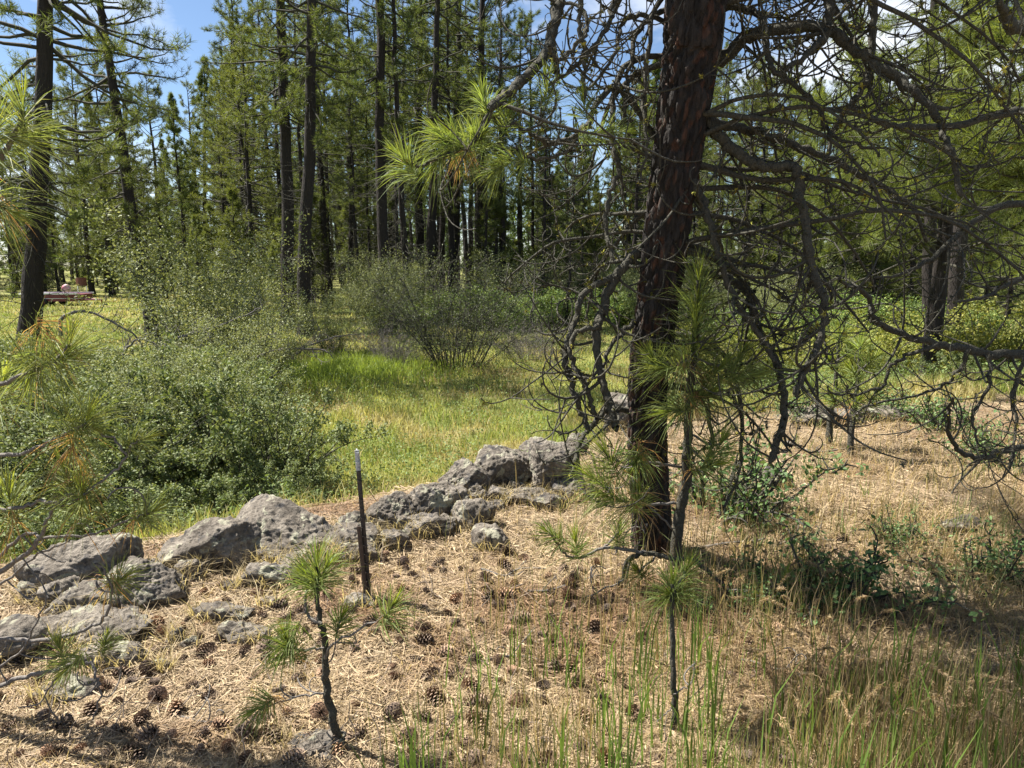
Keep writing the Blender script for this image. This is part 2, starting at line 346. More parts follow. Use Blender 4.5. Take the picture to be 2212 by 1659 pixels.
# ------------------------------------------------------------------ forest pines (meshes shared by the copies)
def pine_meshes(seed, Ht, r0, base, nb, lmax, per=11, nn=13, nlen=0.20, w=0.016, dead=40, conical=False, col=(0.112, 0.142, 0.045), low=1.5):
    rng = np.random.default_rng(seed); m = 26
    z = np.linspace(0, Ht, m); wob = np.cumsum(rng.normal(size=(m, 2))*0.035*Ht/22, 0); wob -= wob[0]
    ax = np.stack([wob[:, 0], wob[:, 1], z], -1); r = r0*(1-z/Ht)**0.8*(1+0.35*np.exp(-z/0.5))+0.012
    tr = Acc(); tubes(tr, ax, r, 12)
    at = lambda h: np.stack([np.interp(h, z, ax[:, 0]), np.interp(h, z, ax[:, 1]), h], -1)
    br = Acc(); cr = Acc()
    t = rng.uniform(0, 1, nb)**0.9; h = Ht*(base+(0.985-base)*t); a = rng.uniform(0, 2*math.pi, nb)
    if conical: L = lmax*(1-t)*rng.uniform(.7, 1.1, nb)+0.15
    else: L = lmax*np.sin(np.clip(0.18+t*0.9, 0, 1)*math.pi*0.93)**0.75*rng.uniform(.45, 1.1, nb)+0.3
    el = np.radians(-18+55*t+rng.normal(size=nb)*12)
    D = np.stack([np.cos(a)*np.cos(el), np.sin(a)*np.cos(el), np.sin(el)], -1)
    B = grow(at(h), D, L, 8, rng, 0.17, -0.12, 0.20); rb = 0.010+0.014*L
    tubes(br, B, taper(nb, 8, rb, 0.006), 4)
    # side twigs with tufts at their ends
    f = np.clip(.42+.58*rng.uniform(0, 1, (nb, per))**.8, 0, 1); fi = f*7; i0 = np.minimum(fi.astype(int), 6); fr = (fi-i0)[..., None]
    bi = np.arange(nb)[:, None]; S = (B[bi, i0]*(1-fr)+B[bi, i0+1]*fr).reshape(-1, 3)
    bd = nrm(B[bi, i0+1]-B[bi, i0]).reshape(-1, 3)
    td = nrm(bd*0.7+rng.normal(size=bd.shape)*0.8+np.array([0, 0, 0.25])); tl = (0.12+0.16*rng.uniform(0, 1, len(S))*np.repeat(np.minimum(L, 3)/2, per))
    TW = grow(S, td, tl, 4, rng, 0.2, 0, 0.25); tubes(br, TW, taper(len(S), 4, 0.007, 0.004), 3)
    tc = TW[:, -1]; tdir = nrm(TW[:, -1]-TW[:, -2]+np.array([0, 0, 0.01]))
    cc = np.array(col)*(rng.uniform(.75, 1.25, (len(tc), 1))); yel = rng.uniform(0, 1, (len(tc), 1)); cc = cc*(1-0.25*yel)+np.array([0.17, 0.17, 0.045])*0.25*yel
    tufts(cr, tc, tdir, nlen*rng.uniform(.8, 1.15, len(tc)), nn, w, rng, cc, 10, 95, 0.8)
    # bare dead branches on the lower trunk
    if dead:
        h = rng.uniform(low, max(Ht*(base+0.18), low+1), dead); a = rng.uniform(0, 2*math.pi, dead); el = np.radians(rng.normal(size=dead)*14-12)
        D = np.stack([np.cos(a)*np.cos(el), np.sin(a)*np.cos(el), np.sin(el)], -1); L = rng.uniform(.4, 1.8, dead)
        B = grow(at(h), D, L, 7, rng, 0.16, -0.12, 0.12); tubes(br, B, taper(dead, 7, 0.016, 0.004), 4)
        S = B[:, 2:6].reshape(-1, 3); td = nrm(np.repeat(D, 4, 0)+rng.normal(size=(dead*4, 3))*0.7-np.array([0, 0, .3]))
        TW = grow(S, td, rng.uniform(.15, .7, dead*4), 5, rng, 0.22, -0.1, 0.15); tubes(br, TW, taper(dead*4, 5, 0.007, 0.003), 3)
    return tr.mesh('trunk', M['bark'], True), br.mesh('branches', M['branch'], True), cr.mesh('crown', M['needle'])

VAR = {
 'tall_a': pine_meshes(11, 24, 0.27, 0.32, 105, 3.2, 18, 15, 0.22, 0.020, dead=46),
 'tall_b': pine_meshes(12, 22, 0.24, 0.36, 92, 2.9, 18, 15, 0.22, 0.020, dead=60, col=(0.108, 0.142, 0.047)),
 'tall_c': pine_meshes(13, 26, 0.25, 0.36, 98, 3.0, 18, 15, 0.22, 0.020, dead=70, col=(0.104, 0.142, 0.05)),
 'low_d': pine_meshes(14, 17, 0.20, 0.10, 125, 2.9, 17, 15, 0.22, 0.020, dead=30, col=(0.128, 0.152, 0.043)),
 'cone_e': pine_meshes(15, 14, 0.15, 0.06, 180, 2.4, 14, 14, 0.21, 0.020, dead=16, conical=True, col=(0.108, 0.145, 0.048), low=0.6),
 'young_f': pine_meshes(16, 6, 0.08, 0.06, 90, 1.5, 12, 13, 0.2, 0.018, dead=8, conical=True, col=(0.135, 0.165, 0.048), low=0.3),
 'slim_g': pine_meshes(17, 18, 0.12, 0.36, 72, 1.8, 17, 14, 0.21, 0.019, dead=80, col=(0.112, 0.145, 0.048)),
 'near_h': pine_meshes(18, 20, 0.26, 0.17, 135, 3.3, 20, 18, 0.24, 0.015, dead=60, col=(0.108, 0.138, 0.045)),
}
VH = {'tall_a': 24, 'tall_b': 22, 'tall_c': 26, 'low_d': 17, 'cone_e': 14, 'young_f': 6, 'slim_g': 18, 'near_h': 20}
def place_pine(var, x, y, label, group=None, h=None, rz=0.0, lean=0.0, sxy=None, name='pine_tree'):
    s = (h or VH[var])/VH[var]; sx = sxy or s
    o = empty(name, (x, y, float(H(x, y))-0.06), label, 'tree', group); o.rotation_mode = 'ZYX'; o.rotation_euler = (0, lean, rz); o.scale = (sx, sx, s)
    for nm, me in zip(('trunk', 'branches', 'crown'), VAR[var]): obj(nm, me, o)
    return o
def traced_pine(var, ub, vb, ut, dist, label, group=None, h=None, rz=0, sxy=None, vt=0):
    b = P(ub, vb, dist); t = P(ut, vt, dist); zb = float(H(b[0], dist))
    lean = math.atan2(t[0]-b[0], t[2]-b[2])
    return place_pine(var, b[0]-(b[2]-zb)*math.tan(lean), dist, label, group, h, rz, lean, sxy)

traced_pine('near_h', 58, 765, 78, 19, 'thick dark pine trunk beside the yellow field with the red trailer', rz=0.4)
traced_pine('near_h', 328, 720, 226, 24.5, 'slender pine leaning over with many bare twisted twigs on its lower trunk', h=18, rz=2.0, sxy=.78)
traced_pine('tall_a', 621, 682, 592, 29, 'straight dark pine, farther of two paired trunks behind the pale leafy bush', rz=1.1)
traced_pine('tall_b', 660, 715, 669, 26, 'straight dark pine, nearer of two paired trunks behind the pale leafy bush', rz=4.0)
traced_pine('tall_c', 826, 690, 800, 31, 'tall straight pine trunk behind the multi stemmed dark bush', rz=0.3)
FG = 'tall pines of the forest edge across the meadow'; FL = 'tall straight dark trunked pine standing in the forest edge across the meadow'
traced_pine('slim_g', 876, 690, 848, 31.5, FL, FG, h=21, rz=1.9)
traced_pine('tall_b', 930, 640, 944, 37, FL, FG, h=23, rz=2.9)
traced_pine('tall_a', 1040, 610, 1052, 40, FL, FG, h=25, rz=5.0)
traced_pine('slim_g', 1222, 690, 1250, 30, 'thin pine trunk rising from the green bushes at the meadow end', h=8.5, rz=3.3)
traced_pine('slim_g', 548, 560, 510, 38, FL, FG, h=17, rz=0.9)
traced_pine('tall_c', 986, 600, 990, 45, FL, FG, h=26, rz=4.4)
traced_pine('tall_b', 905, 610, 908, 43, FL, FG, h=24, rz=0.2)
traced_pine('tall_c', 2012, 640, 2045, 25, 'dark pine trunk beyond the yellow green bush, left of a paired trunk', h=22, rz=2.2)
traced_pine('tall_a', 2062, 640, 2078, 24, 'thicker dark pine trunk beyond the yellow green bush, right of a paired trunk', h=22, rz=0.8)
traced_pine('slim_g', 1155, 560, 1150, 46, FL, FG, h=18, rz=1.0)
traced_pine('slim_g', 1182, 560, 1190, 44, FL, FG, h=13, rz=2.0)
traced_pine('slim_g', 760, 560, 752, 42, FL, FG, h=20, rz=5.0)
traced_pine('slim_g', 712, 560, 700, 44, FL, FG, h=20, rz=1.5)
traced_pine('cone_e', 440, 600, 440, 56, 'narrow pointed conifer rising alone against the blue sky', h=17.6, rz=0)
# deeper forest, scattered
rng = np.random.default_rng(5); random.seed(5)
TOPU = [-400, 0, 220, 300, 470, 520, 1130, 1160, 1320, 1360, 1700, 2212, 2700]; TOPV = [-50, 60, 180, 260, 240, -100, -100, 230, 230, 60, 60, 60, 60]
placed = []
for band, (y0, y1, cnt) in enumerate(((34, 50, 64), (50, 75, 70), (75, 115, 62))):
    c = 0; tries = 0
    while c < cnt and tries < 4000:
        tries += 1
        y = rng.uniform(y0, y1); x = rng.uniform(-0.80, 0.80)*y; u = (x/(y*CP)*FPX+512)/K
        if u < 480 and y < 58: continue                                     # the open field
        if any((x-a)**2+(y-b)**2 < (1.6+0.02*y)**2 for a, b in placed): continue
        vtop = np.interp(u, TOPU, TOPV)+rng.uniform(-30, 160); hmax = P(u, vtop, y)[2]+1.3
        if hmax > 18: var = random.choice(['tall_a', 'tall_b', 'tall_c', 'slim_g', 'slim_g', 'slim_g']); h = min(hmax, 27)*rng.uniform(.88, 1.0)
        elif hmax > 11 and y < 52 and 600 < u < 1300: var = 'slim_g'; h = hmax*rng.uniform(.8, 1)
        elif hmax > 11: var = random.choice(['low_d', 'cone_e', 'slim_g', 'low_d']); h = hmax*rng.uniform(.8, 1)
        else: var = random.choice(['cone_e', 'young_f', 'low_d']); h = hmax
        placed.append((x, y)); c += 1
        lab, grp = {'slim_g': ('thin pole like pine with a narrow top deep in the forest', 'thin pole pines of the deep forest'), 'low_d': ('broad pine branched low to the ground in the deep forest', 'broad low branched pines of the deep forest'),
                    'cone_e': ('dense cone shaped pine deep in the forest', 'cone shaped pines of the deep forest'), 'young_f': ('young bushy pine growing under the tall forest trees', 'young pines under the forest')}.get(var, ('stout tall pine with a bare lower trunk deep in the forest', 'stout tall pines of the deep forest'))
        place_pine(var, x, y, lab, grp, h, rng.uniform(0, 6.28), rng.normal()*0.02)
for k in range(40):                                                          # the wood that closes the field on the left
    y = rng.uniform(56, 92); x = -(.17+.62*rng.uniform())*y; var = random.choice(['low_d', 'cone_e', 'low_d', 'young_f'])
    lab, grp = {'low_d': ('broad pine branched low to the ground at the far side of the yellow field', 'broad pines closing the field'), 'cone_e': ('dense cone shaped pine at the far side of the yellow field', 'cone shaped pines closing the field'), 'young_f': ('young bushy pine at the far side of the yellow field', 'young pines closing the field')}[var]
    place_pine(var, x, y, lab, grp, {'low_d': rng.uniform(10, 15), 'cone_e': rng.uniform(9, 14), 'young_f': rng.uniform(5, 8)}[var], rng.uniform(0, 6.28))
for u, y, v in ((262, 50, 190), (318, 55, 165), (372, 52, 205), (405, 60, 190), (472, 50, 150), (150, 58, 120), (205, 66, 150)):
    q = P(u, v, y); place_pine('low_d' if y != 52 else 'cone_e', q[0], y, 'full crowned pine showing between the leaning pine and the paired trunks', 'full crowned pines left of the paired trunks', q[2]+1.2, rng.uniform(0, 6.28))
for x, y, h in ((-9.5, 30, 4.5), (-12.5, 33, 6), (-15.5, 36, 5), (-11, 40, 7), (-18, 44, 6), (-14, 47, 7.5), (-9.8, 46, 8)):
    place_pine('young_f', x, y, 'young bushy pine standing on the yellow field behind the leaning pine', 'young pines on the field', h, rng.uniform(0, 6.28))
for k in range(44):                                                          # young pines under the big ones
    y = rng.uniform(33, 60); x = rng.uniform(-0.72, 0.8)*y; u = (x/(y*CP)*FPX+512)/K
    if u < 480: y += 25
    place_pine('young_f', x, y, 'young bushy pine growing under the tall forest trees', 'young pines under the forest', rng.uniform(4, 8), rng.uniform(0, 6.28))

rng = np.random.default_rng(61); far = Acc(); nf = 400                       # the wood beyond, one mass
fy = rng.uniform(95, 190, nf); fx = rng.uniform(-.95, .95, nf)*fy; fz = H(fx, fy); fh = rng.uniform(11, 20, nf)
tubes(far, np.stack([np.stack([fx, fy, fz-.2], -1), np.stack([fx, fy, fz+fh*.5], -1), np.stack([fx, fy, fz+fh], -1)], 1), np.stack([fh*.012, fh*.009, fh*.002], -1), 5, np.array([.05, .04, .035]))
kk = 150; tt = rng.uniform(.06, 1, (nf, kk)); rr = (1-tt)**.7*rng.uniform(.2, 1, (nf, kk))*2.6; aa = rng.uniform(0, 6.283, (nf, kk))
C = np.stack([fx[:, None]+rr*np.cos(aa), fy[:, None]+rr*np.sin(aa), fz[:, None]+tt*fh[:, None]], -1).reshape(-1, 3); D = np.stack([np.cos(aa), np.sin(aa), .5+0*aa], -1).reshape(-1, 3)
tufts(far, C, D, .75, 7, .16, rng, np.array([.105, .148, .05])*rng.uniform(.7, 1.2, (len(C), 1)), 10, 100, .6)
tag(obj('far_forest', far.mesh('far_forest', M['needle'])), 'far off mass of pine forest beyond the nearer trees', 'forest', kind='stuff')

# ------------------------------------------------------------------ shrubs
def shrub_meshes(seed, h, r, nst, ntw, nleaf, ls, col, spread=0.09, wig=0.13, dead=0, col2=None, thin=1.0):
    rng = np.random.default_rng(seed); st = Acc(); lf = Acc()
    a = rng.uniform(0, 6.283, nst); o = np.sqrt(rng.uniform(0, 1, nst))
    S = np.stack([np.cos(a)*o*r*0.3, np.sin(a)*o*r*0.3, 0*a-0.03], -1)
    D = nrm(np.stack([np.cos(a)*o*r, np.sin(a)*o*r, np.full(nst, h*0.95)], -1))
    L = np.hypot(h, r*o)*rng.uniform(.6, 1.02, nst); B = grow(S, D, L, 9, rng, wig, 0.02, -0.08); tubes(st, B, taper(nst, 9, (0.006+0.006*h)*thin, 0.003), 4)
    bi = rng.integers(0, nst, ntw); pi = rng.integers(2, 9, ntw); SS = B[bi, pi]; dd = nrm(B[bi, pi]-B[bi, pi-1]+rng.normal(size=(ntw, 3))*0.75)
    TW = grow(SS, dd, rng.uniform(.15, .45, ntw)*h*0.55, 5, rng, 0.22, 0, 0.05); tubes(st, TW, taper(ntw, 5, 0.005, 0.002), 3)
    ti = rng.integers(0, ntw, nleaf); fj = rng.integers(1, 5, nleaf); Cn = TW[ti, fj]+rng.normal(size=(nleaf, 3))*spread
    Cn[:, 2] = np.maximum(Cn[:, 2], 0.02+0.05*rng.uniform(0, 1, nleaf))
    nn = nrm(rng.normal(size=(nleaf, 3))+np.array([0, 0, 0.9])); d = nrm(np.cross(nn, rng.normal(size=(nleaf, 3)))); e = np.cross(nn, d)
    s = ls*rng.uniform(.6, 1.25, nleaf)[:, None]; c = np.array(col)*rng.uniform(.75, 1.25, (nleaf, 1))
    if col2 is not None: t = (rng.uniform(0, 1, (nleaf, 1)) < 0.3); c = np.where(t, np.array(col2)*rng.uniform(.8, 1.2, (nleaf, 1)), c)
    V = np.stack([Cn-d*s, Cn+e*s*.55-d*s*.1, Cn+d*s, Cn-e*s*.55-d*s*.1], 1); V[:, [0, 2], 2] -= (s*0.15)
    i = np.arange(nleaf)[:, None]*4; lf.add(V, quads=i+np.array([[0, 1, 2, 3]]), col=np.repeat(c, 4, 0))
    return st.mesh('stems', M['twig'] if dead else M['branch'], True), lf.mesh('foliage', M['leaf'])
SH = {
 'round_a': shrub_meshes(31, 1.4, 1.1, 46, 230, 19000, 0.024, (0.135, 0.172, 0.070), 0.036, col2=(0.235, 0.26, 0.125)),
 'round_b': shrub_meshes(32, 1.2, 1.0, 40, 200, 16500, 0.024, (0.130, 0.172, 0.066), 0.034, col2=(0.23, 0.26, 0.118)),
 'wispy': shrub_meshes(33, 4.0, 1.9, 34, 460, 15000, 0.038, (0.19, 0.215, 0.095), 0.12, 0.10, col2=(0.28, 0.30, 0.16), thin=.5),
 'dark': shrub_meshes(34, 2.7, 1.7, 60, 1500, 8000, 0.022, (0.085, 0.105, 0.045), 0.09, 0.11, thin=.45),
 'under': shrub_meshes(35, 1.5, 1.2, 30, 240, 7000, 0.045, (0.130, 0.195, 0.056), 0.09, col2=(0.23, 0.28, 0.08), thin=.7),
 'yellow': shrub_meshes(36, 1.5, 1.6, 36, 300, 11000, 0.036, (0.19, 0.215, 0.05), 0.10, col2=(0.28, 0.27, 0.06)),
 'bare': shrub_meshes(37, 1.6, 1.3, 50, 1200, 500, 0.015, (0.15, 0.17, 0.08), 0.08, 0.15, dead=1, thin=.4),
 'small': shrub_meshes(38, 0.34, 0.36, 26, 200, 1500, 0.014, (0.085, 0.15, 0.05), 0.03, col2=(0.16, 0.23, 0.09)),
}
def shrub(var, x, y, s, label, group=None, rz=0.0, sz=None, name='shrub'):
    o = empty(name, (x, y, float(H(x, y))-0.03), label, 'shrub', group); o.rotation_euler = (0, 0, rz); o.scale = (s, s, sz or s)
    st, lf = SH[var]; obj('stems', st, o); obj('foliage', lf, o); return o
LF = ('low pale leaved bush at the front of the thicket right behind the boulders', 'front bushes of the thicket')
LS = ('pale green small leaved bush in the thicket below the rock edge', 'bushes of the thicket below the rock edge')
rng = np.random.default_rng(8)
for x, y, s in ((-3.9, 8.5, 1.1), (-2.95, 8.2, .85), (-4.7, 7.4, 1.0), (-5.7, 8.3, 1.1), (-2.9, 7.0, .62), (-3.7, 6.5, .62), (-3.8, 10.2, .85), (-4.9, 10.4, 1.1),
                (-6.6, 9.8, 1.1), (-4.9, 11.6, .95), (-5.9, 12.0, 1.0), (-2.5, 7.6, .5), (-7.6, 12.5, 1.05), (-5.7, 13.4, .85), (-4.7, 12.6, .7), (-5.2, 6.2, .8), (-5.4, 14.8, .7), (-7.7, 9.4, 1.1), (-8.8, 11.6, 1.1), (-7.2, 15.0, .9), (-9.6, 14.4, 1.0), (-8.4, 17.2, .8)):
    shrub(random.choice(['round_a', 'round_b']), x, y, s, *(LF if y < 8 else LS), rz=rng.uniform(0, 6), sz=s*rng.uniform(.7, 1.2))
for x, y, s in ((-4.5, 9.3, .40), (-5.2, 11.0, .45), (-5.2, 14.0, .5), (-3.7, 8.9, .36)):
    shrub('wispy', x, y, s, 'loose airy bush with upright stems rising out of the leafy thicket', 'airy bushes in the thicket', rz=rng.uniform(0, 6))
shrub('wispy', -7.3, 17.2, .95, 'tall airy pale leaved bush in front of the leaning pine', rz=1)
shrub('wispy', -7.6, 20.2, 0.7, 'airy pale leaved bush in front of the two paired dark trunks', rz=3)
shrub('wispy', -5.4, 21.5, 0.5, 'low airy bush at the foot of the paired dark trunks', rz=2.2)
shrub('dark', -1.45, 18.3, 1.15, 'dark multi stemmed bush with sparse small leaves standing alone in the meadow', rz=0.5)
shrub('bare', 0.35, 19.8, .8, 'grey leafless twiggy bush beside the dark multi stemmed bush', rz=1.0)
shrub('bare', -3.4, 20.0, .8, 'grey tangled leafless bush by the bright green grass', rz=2.0)
shrub('bare', -3.0, 18.6, .6, 'low grey leafless brush at the edge of the bright green grass', rz=4.0)
UL = ('leafy green undergrowth bush at the foot of the forest edge', 'undergrowth bushes at the forest edge')
for k in range(84):
    y = rng.uniform(22, 46); x = rng.uniform(-6.5, 20); 
    if -5 < x < 6.5 and y < 28: y += 7
    shrub('under', x, y, rng.uniform(.45, 1.25), *UL, rz=rng.uniform(0, 6))
for k in range(18):
    y = rng.uniform(27, 42); x = rng.uniform(-7, 16); shrub('wispy', x, y, rng.uniform(.5, .85), 'tall airy leafy bush growing between the forest edge trunks', 'airy bushes between the trunks', rz=rng.uniform(0, 6))
YL = ('yellow green leafy bush beyond the bank beside the right hand pines', 'yellow green bushes beyond the bank')
for x, y, s in ((9.4, 13.2, 1.0), (10.8, 14.6, 1.15), (8.0, 16.0, .85), (6.2, 17.5, .8), (11.6, 12.6, .9), (4.4, 18.8, .7), (9.6, 17.8, 1.0)):
    shrub('yellow', x, y, s, *YL, rz=rng.uniform(0, 6))
for x, y, s in ((3.4, 13.5, .55), (6.8, 12.6, .6), (5.2, 15.2, .6), (7.4, 11.4, .5)):
    shrub('round_b', x, y, s, 'low pale green bush dotted on the grass behind the big pine', 'low bushes behind the big pine', rz=rng.uniform(0, 6))
for u, v, sc in ((1900, 900, 1.1), (2060, 930, 1.3), (1740, 905, 1.0), (2160, 1010, 1.1), (1960, 1180, .7), (2120, 1260, .9)):
    g = G(u, v); shrub('small', g[0], g[1], sc, 'low green plant growing in the straw on the slope right of the big pine', 'low plants on the slope', rz=u)
g = G(1790, 1290); shrub('small', g[0], g[1], 1.15, 'small leafy green shrub on the shaded litter beside the leaning young pine', rz=1)
g = G(1600, 1320); shrub('small', g[0], g[1], .7, 'tiny leafy shrub beneath the arching grey pine branch', rz=3)
g = G(1560, 1110); o = shrub('small', g[0], g[1]+.1, 1.7, 'dark twiggy shrub tucked against the right side of the big trunk', rz=2)

# ------------------------------------------------------------------ boulders
bm = bmesh.new(); bmesh.ops.create_icosphere(bm, subdivisions=6, radius=1.0); bm.verts.ensure_lookup_table()
IV6 = np.array([v.co[:] for v in bm.verts]); IF6 = np.array([[v.index for v in f.verts] for f in bm.faces]); bm.free()
bm = bmesh.new(); bmesh.ops.create_icosphere(bm, subdivisions=5, radius=1.0); bm.verts.ensure_lookup_table()
IV5 = np.array([v.co[:] for v in bm.verts]); IF5 = np.array([[v.index for v in f.verts] for f in bm.faces]); bm.free()
def rock_mesh(seed, dims, big=False, ang=1.0, npl=13):
    rng = np.random.default_rng(seed); iv, ifc = (IV6, IF6) if big else (IV5, IF5)
    a = np.arange(6)*math.pi/3+rng.uniform(-.45, .45, 6); e = rng.uniform(-.6, .85, 6); sdp = np.stack([np.cos(a)*np.cos(e), np.sin(a)*np.cos(e), np.sin(e)], -1)
    top = nrm(np.array([[0, 0, 1.]])+rng.normal(size=(1, 3))*.45); cut = nrm(rng.normal(size=(npl-7, 3))+np.array([0, 0, .35])); pn = np.vstack([sdp, top, cut])
    pd = np.concatenate([rng.uniform(.62, .95, 6), rng.uniform(.55, .75, 1), rng.uniform(.66, 1.0, npl-7)])
    dt = iv@pn.T; q = np.where(dt > 0.08, pd/np.maximum(dt, 0.08), 9.0); kk = 60*ang
    r = -np.log(np.exp(-kk*q).sum(1)+np.exp(-kk*1.15))/kk
    p = iv*r[:, None]; p = p-(p.max(0)+p.min(0))/2; p = p/(p.max(0)-p.min(0))*np.array(dims); sz = float(np.mean(dims))
    nv = nrm(iv/np.array(dims)); o = rng.uniform(0, 50, 3)
    d = (fbm(p/sz*2.2+o, 4, seed)-0.5)*0.10*sz + (np.abs(fbm(p/sz*3.2+o, 5, seed+5, .62)-0.5)*-2+0.4)*0.11*sz
    f3 = fbm(p*45+o, 3, seed+9); d = d + (f3-0.5)*0.026 - 0.005*sstep(0.62, 0.74, vnoise(p*75+o, seed+3))
    p = p + nv*d[:, None]; a = Acc(); a.add(p, tris=ifc); return a.mesh('boulder', M['rock'], True)
ROCKS = []
def rock(u0, u1, v0, v1, label, group=None, depth=0.8, big=False, seed=0, tilt=(0, 0, 0), ang=1.0, sink=0.2, npl=13):
    g = G((u0+u1)/2, v1); y = g[1]; w = (u1-u0)*mpp(y); hh = max((v1-v0)*mpp(y)*1.05, 0.06)*(1+sink); dp = w*depth
    hh = max(hh - 0.35*dp*0.5, hh*0.55) if hh < w else hh
    hh *= .86; cy = y+dp*0.50; x = g[0]*cy/y
    ROCKS.append((x, cy, w, dp))
    gz = .55*float(H(g[0], y))+.45*float(H(x, cy))
    o = obj('boulder', rock_mesh(seed or int(u0+v0*3), (w*1.22, dp, hh*1.16), big, ang, npl), None, (x, cy, gz+hh*(0.5-sink)))
    o.rotation_euler = (tilt[0]+math.sin(seed*1.7)*.16, tilt[1]+math.cos(seed*2.3)*.16, tilt[2]); return tag(o, label, 'rock', group)
rock(72, 286, 1165, 1298, 'peaked angular boulder with dark overhanging face at the left end of the rock row', depth=.8, big=True, seed=3, tilt=(.1, -.15, .3))
rock(246, 398, 1212, 1325, 'tilted flat slab leaning against the peaked angular boulder', depth=.9, big=True, seed=14, tilt=(.25, .15, .1))
rock(125, 262, 1270, 1345, 'low sloping slab in front of the peaked angular boulder', depth=.8, seed=15, tilt=(.2, 0, .4))
rock(70, 322, 1335, 1408, 'long flat topped slab lying among pine cones', depth=.55, big=True, seed=26, tilt=(.1, .03, -.1))
rock(-60, 92, 1340, 1455, 'broad smooth slab beside the long flat topped slab', depth=.8, seed=27)
rock(165, 312, 1398, 1458, 'rough low slab just in front of the long flat topped slab', depth=.6, seed=18, tilt=(.15, .05, .1))
rock(80, 220, 1470, 1530, 'pale half buried stone under the drooping bare twig', depth=.8, seed=21, sink=.35)
rock(366, 572, 1118, 1240, 'large rough sloping boulder behind the dry tuft of grass', depth=.8, big=True, seed=32, tilt=(.15, -.25, .2))
rock(505, 772, 1113, 1222, 'large wedge shaped boulder with dark hollow under its right end', depth=.65, big=True, seed=41, tilt=(.1, .12, -.1))
rock(796, 892, 1074, 1160, 'dark rough boulder just right of the steel post', depth=.9, big=True, seed=52)
rock(884, 1002, 1048, 1142, 'craggy grey boulder between the dark rough one and the tall boulders', depth=.9, big=True, seed=53)
rock(958, 1052, 1000, 1082, 'dark mossy boulder leaning on the pale capped boulder', depth=.9, big=True, seed=64, tilt=(0, .2, .4))
rock(1033, 1148, 974, 1072, 'boulder with pale flat cap and brown broken face', depth=.9, big=True, seed=65, tilt=(.15, .1, .5))
rock(1146, 1246, 954, 1078, 'tall rounded pitted boulder nearest the big pine', depth=.9, big=True, seed=76, ang=.6)
rock(1128, 1214, 948, 1002, 'dark boulder peeking out behind the tall rounded pitted boulder', depth=.9, seed=77)
rock(978, 1062, 1082, 1152, 'pale low slab at the foot of the craggy grey boulder', depth=1.0, seed=88, sink=.3)
rock(1026, 1098, 1140, 1198, 'pale smooth rounded stone half buried in straw', depth=1.1, seed=89, ang=.4, sink=.3)
rock(533, 642, 1214, 1282, 'dark broken rock behind the little pine with two tops', depth=.7, seed=91)
rock(418, 545, 1302, 1356, 'low brown grey rock surrounded by fallen cones', depth=.6, seed=92)
rock(480, 582, 1348, 1402, 'rounded grey rock beside the low tuft of the little pine', depth=.7, seed=93, ang=.5)
rock(612, 742, 1596, 1652, 'weathered grey stone at the root of the little pine', depth=.8, big=True, seed=94, sink=.25)
rock(745, 812, 1285, 1325, 'small stone at the foot of the steel post', depth=.9, seed=95)
rock(735, 812, 1172, 1225, 'smooth green grey slab behind the steel post', depth=.9, seed=96, ang=.5)
rock(1228, 1268, 938, 985, 'small grey rock right of the tall rounded pitted boulder', depth=1, seed=97)
rock(1310, 1372, 850, 935, 'pale boulder partly hidden behind the big pine trunk', depth=1, seed=98)
rock(1690, 1850, 878, 925, 'long pale ledge rock beyond the thin twin saplings', depth=.6, seed=99, big=True)
rock(1640, 1702, 1010, 1062, 'grey stone under the lichen covered hanging limb', depth=.9, seed=100)
rock(1868, 2010, 876, 915, 'dark ledge rock on the far edge of the bank', depth=.6, seed=101)
rock(2030, 2120, 1118, 1165, 'flat grey stone in the dry grass below the curling limb', depth=.8, seed=102, sink=.3)
SL = ('small grey stone lying among the boulders of the rock row', 'small stones along the rock row')
for a in ((300, 362, 1212, 1245), (728, 792, 1112, 1172), (1010, 1055, 1050, 1092), (860, 905, 1120, 1165), (640, 700, 1200, 1240), (385, 440, 1215, 1262), (930, 985, 1120, 1165),
          (1066, 1110, 1065, 1090), (395, 430, 1385, 1415), (365, 400, 1360, 1400), (560, 600, 1290, 1320), (1100, 1135, 1040, 1080), (335, 370, 1430, 1462), (480, 520, 1255, 1285), (1215, 1250, 1060, 1090)):
    rock(*a, *SL, depth=.9, seed=int(a[0]))

rr_ = np.random.default_rng(17); line = spline(np.array([(90, 1300, 0), (250, 1282, 0), (380, 1242, 0), (500, 1222, 0), (620, 1210, 0), (740, 1196, 0), (800, 1166, 0), (900, 1146, 0), (1000, 1106, 0), (1100, 1080, 0), (1200, 1076, 0), (1262, 990, 0)]), 8)
for k in range(34):                                                          # broken pieces filling the row between the big boulders
    c = line[rr_.integers(0, len(line))]; u = c[0]+rr_.normal()*14; v = c[1]+6+abs(rr_.normal())*14; w = rr_.uniform(38, 105); hh_ = w*rr_.uniform(.5, .8)
    rock(u-w/2, u+w/2, v-hh_, v, 'broken angular rock piece wedged between the boulders of the rock row', 'broken rock pieces in the row', depth=rr_.uniform(.7, 1.1), seed=300+k, sink=.12)

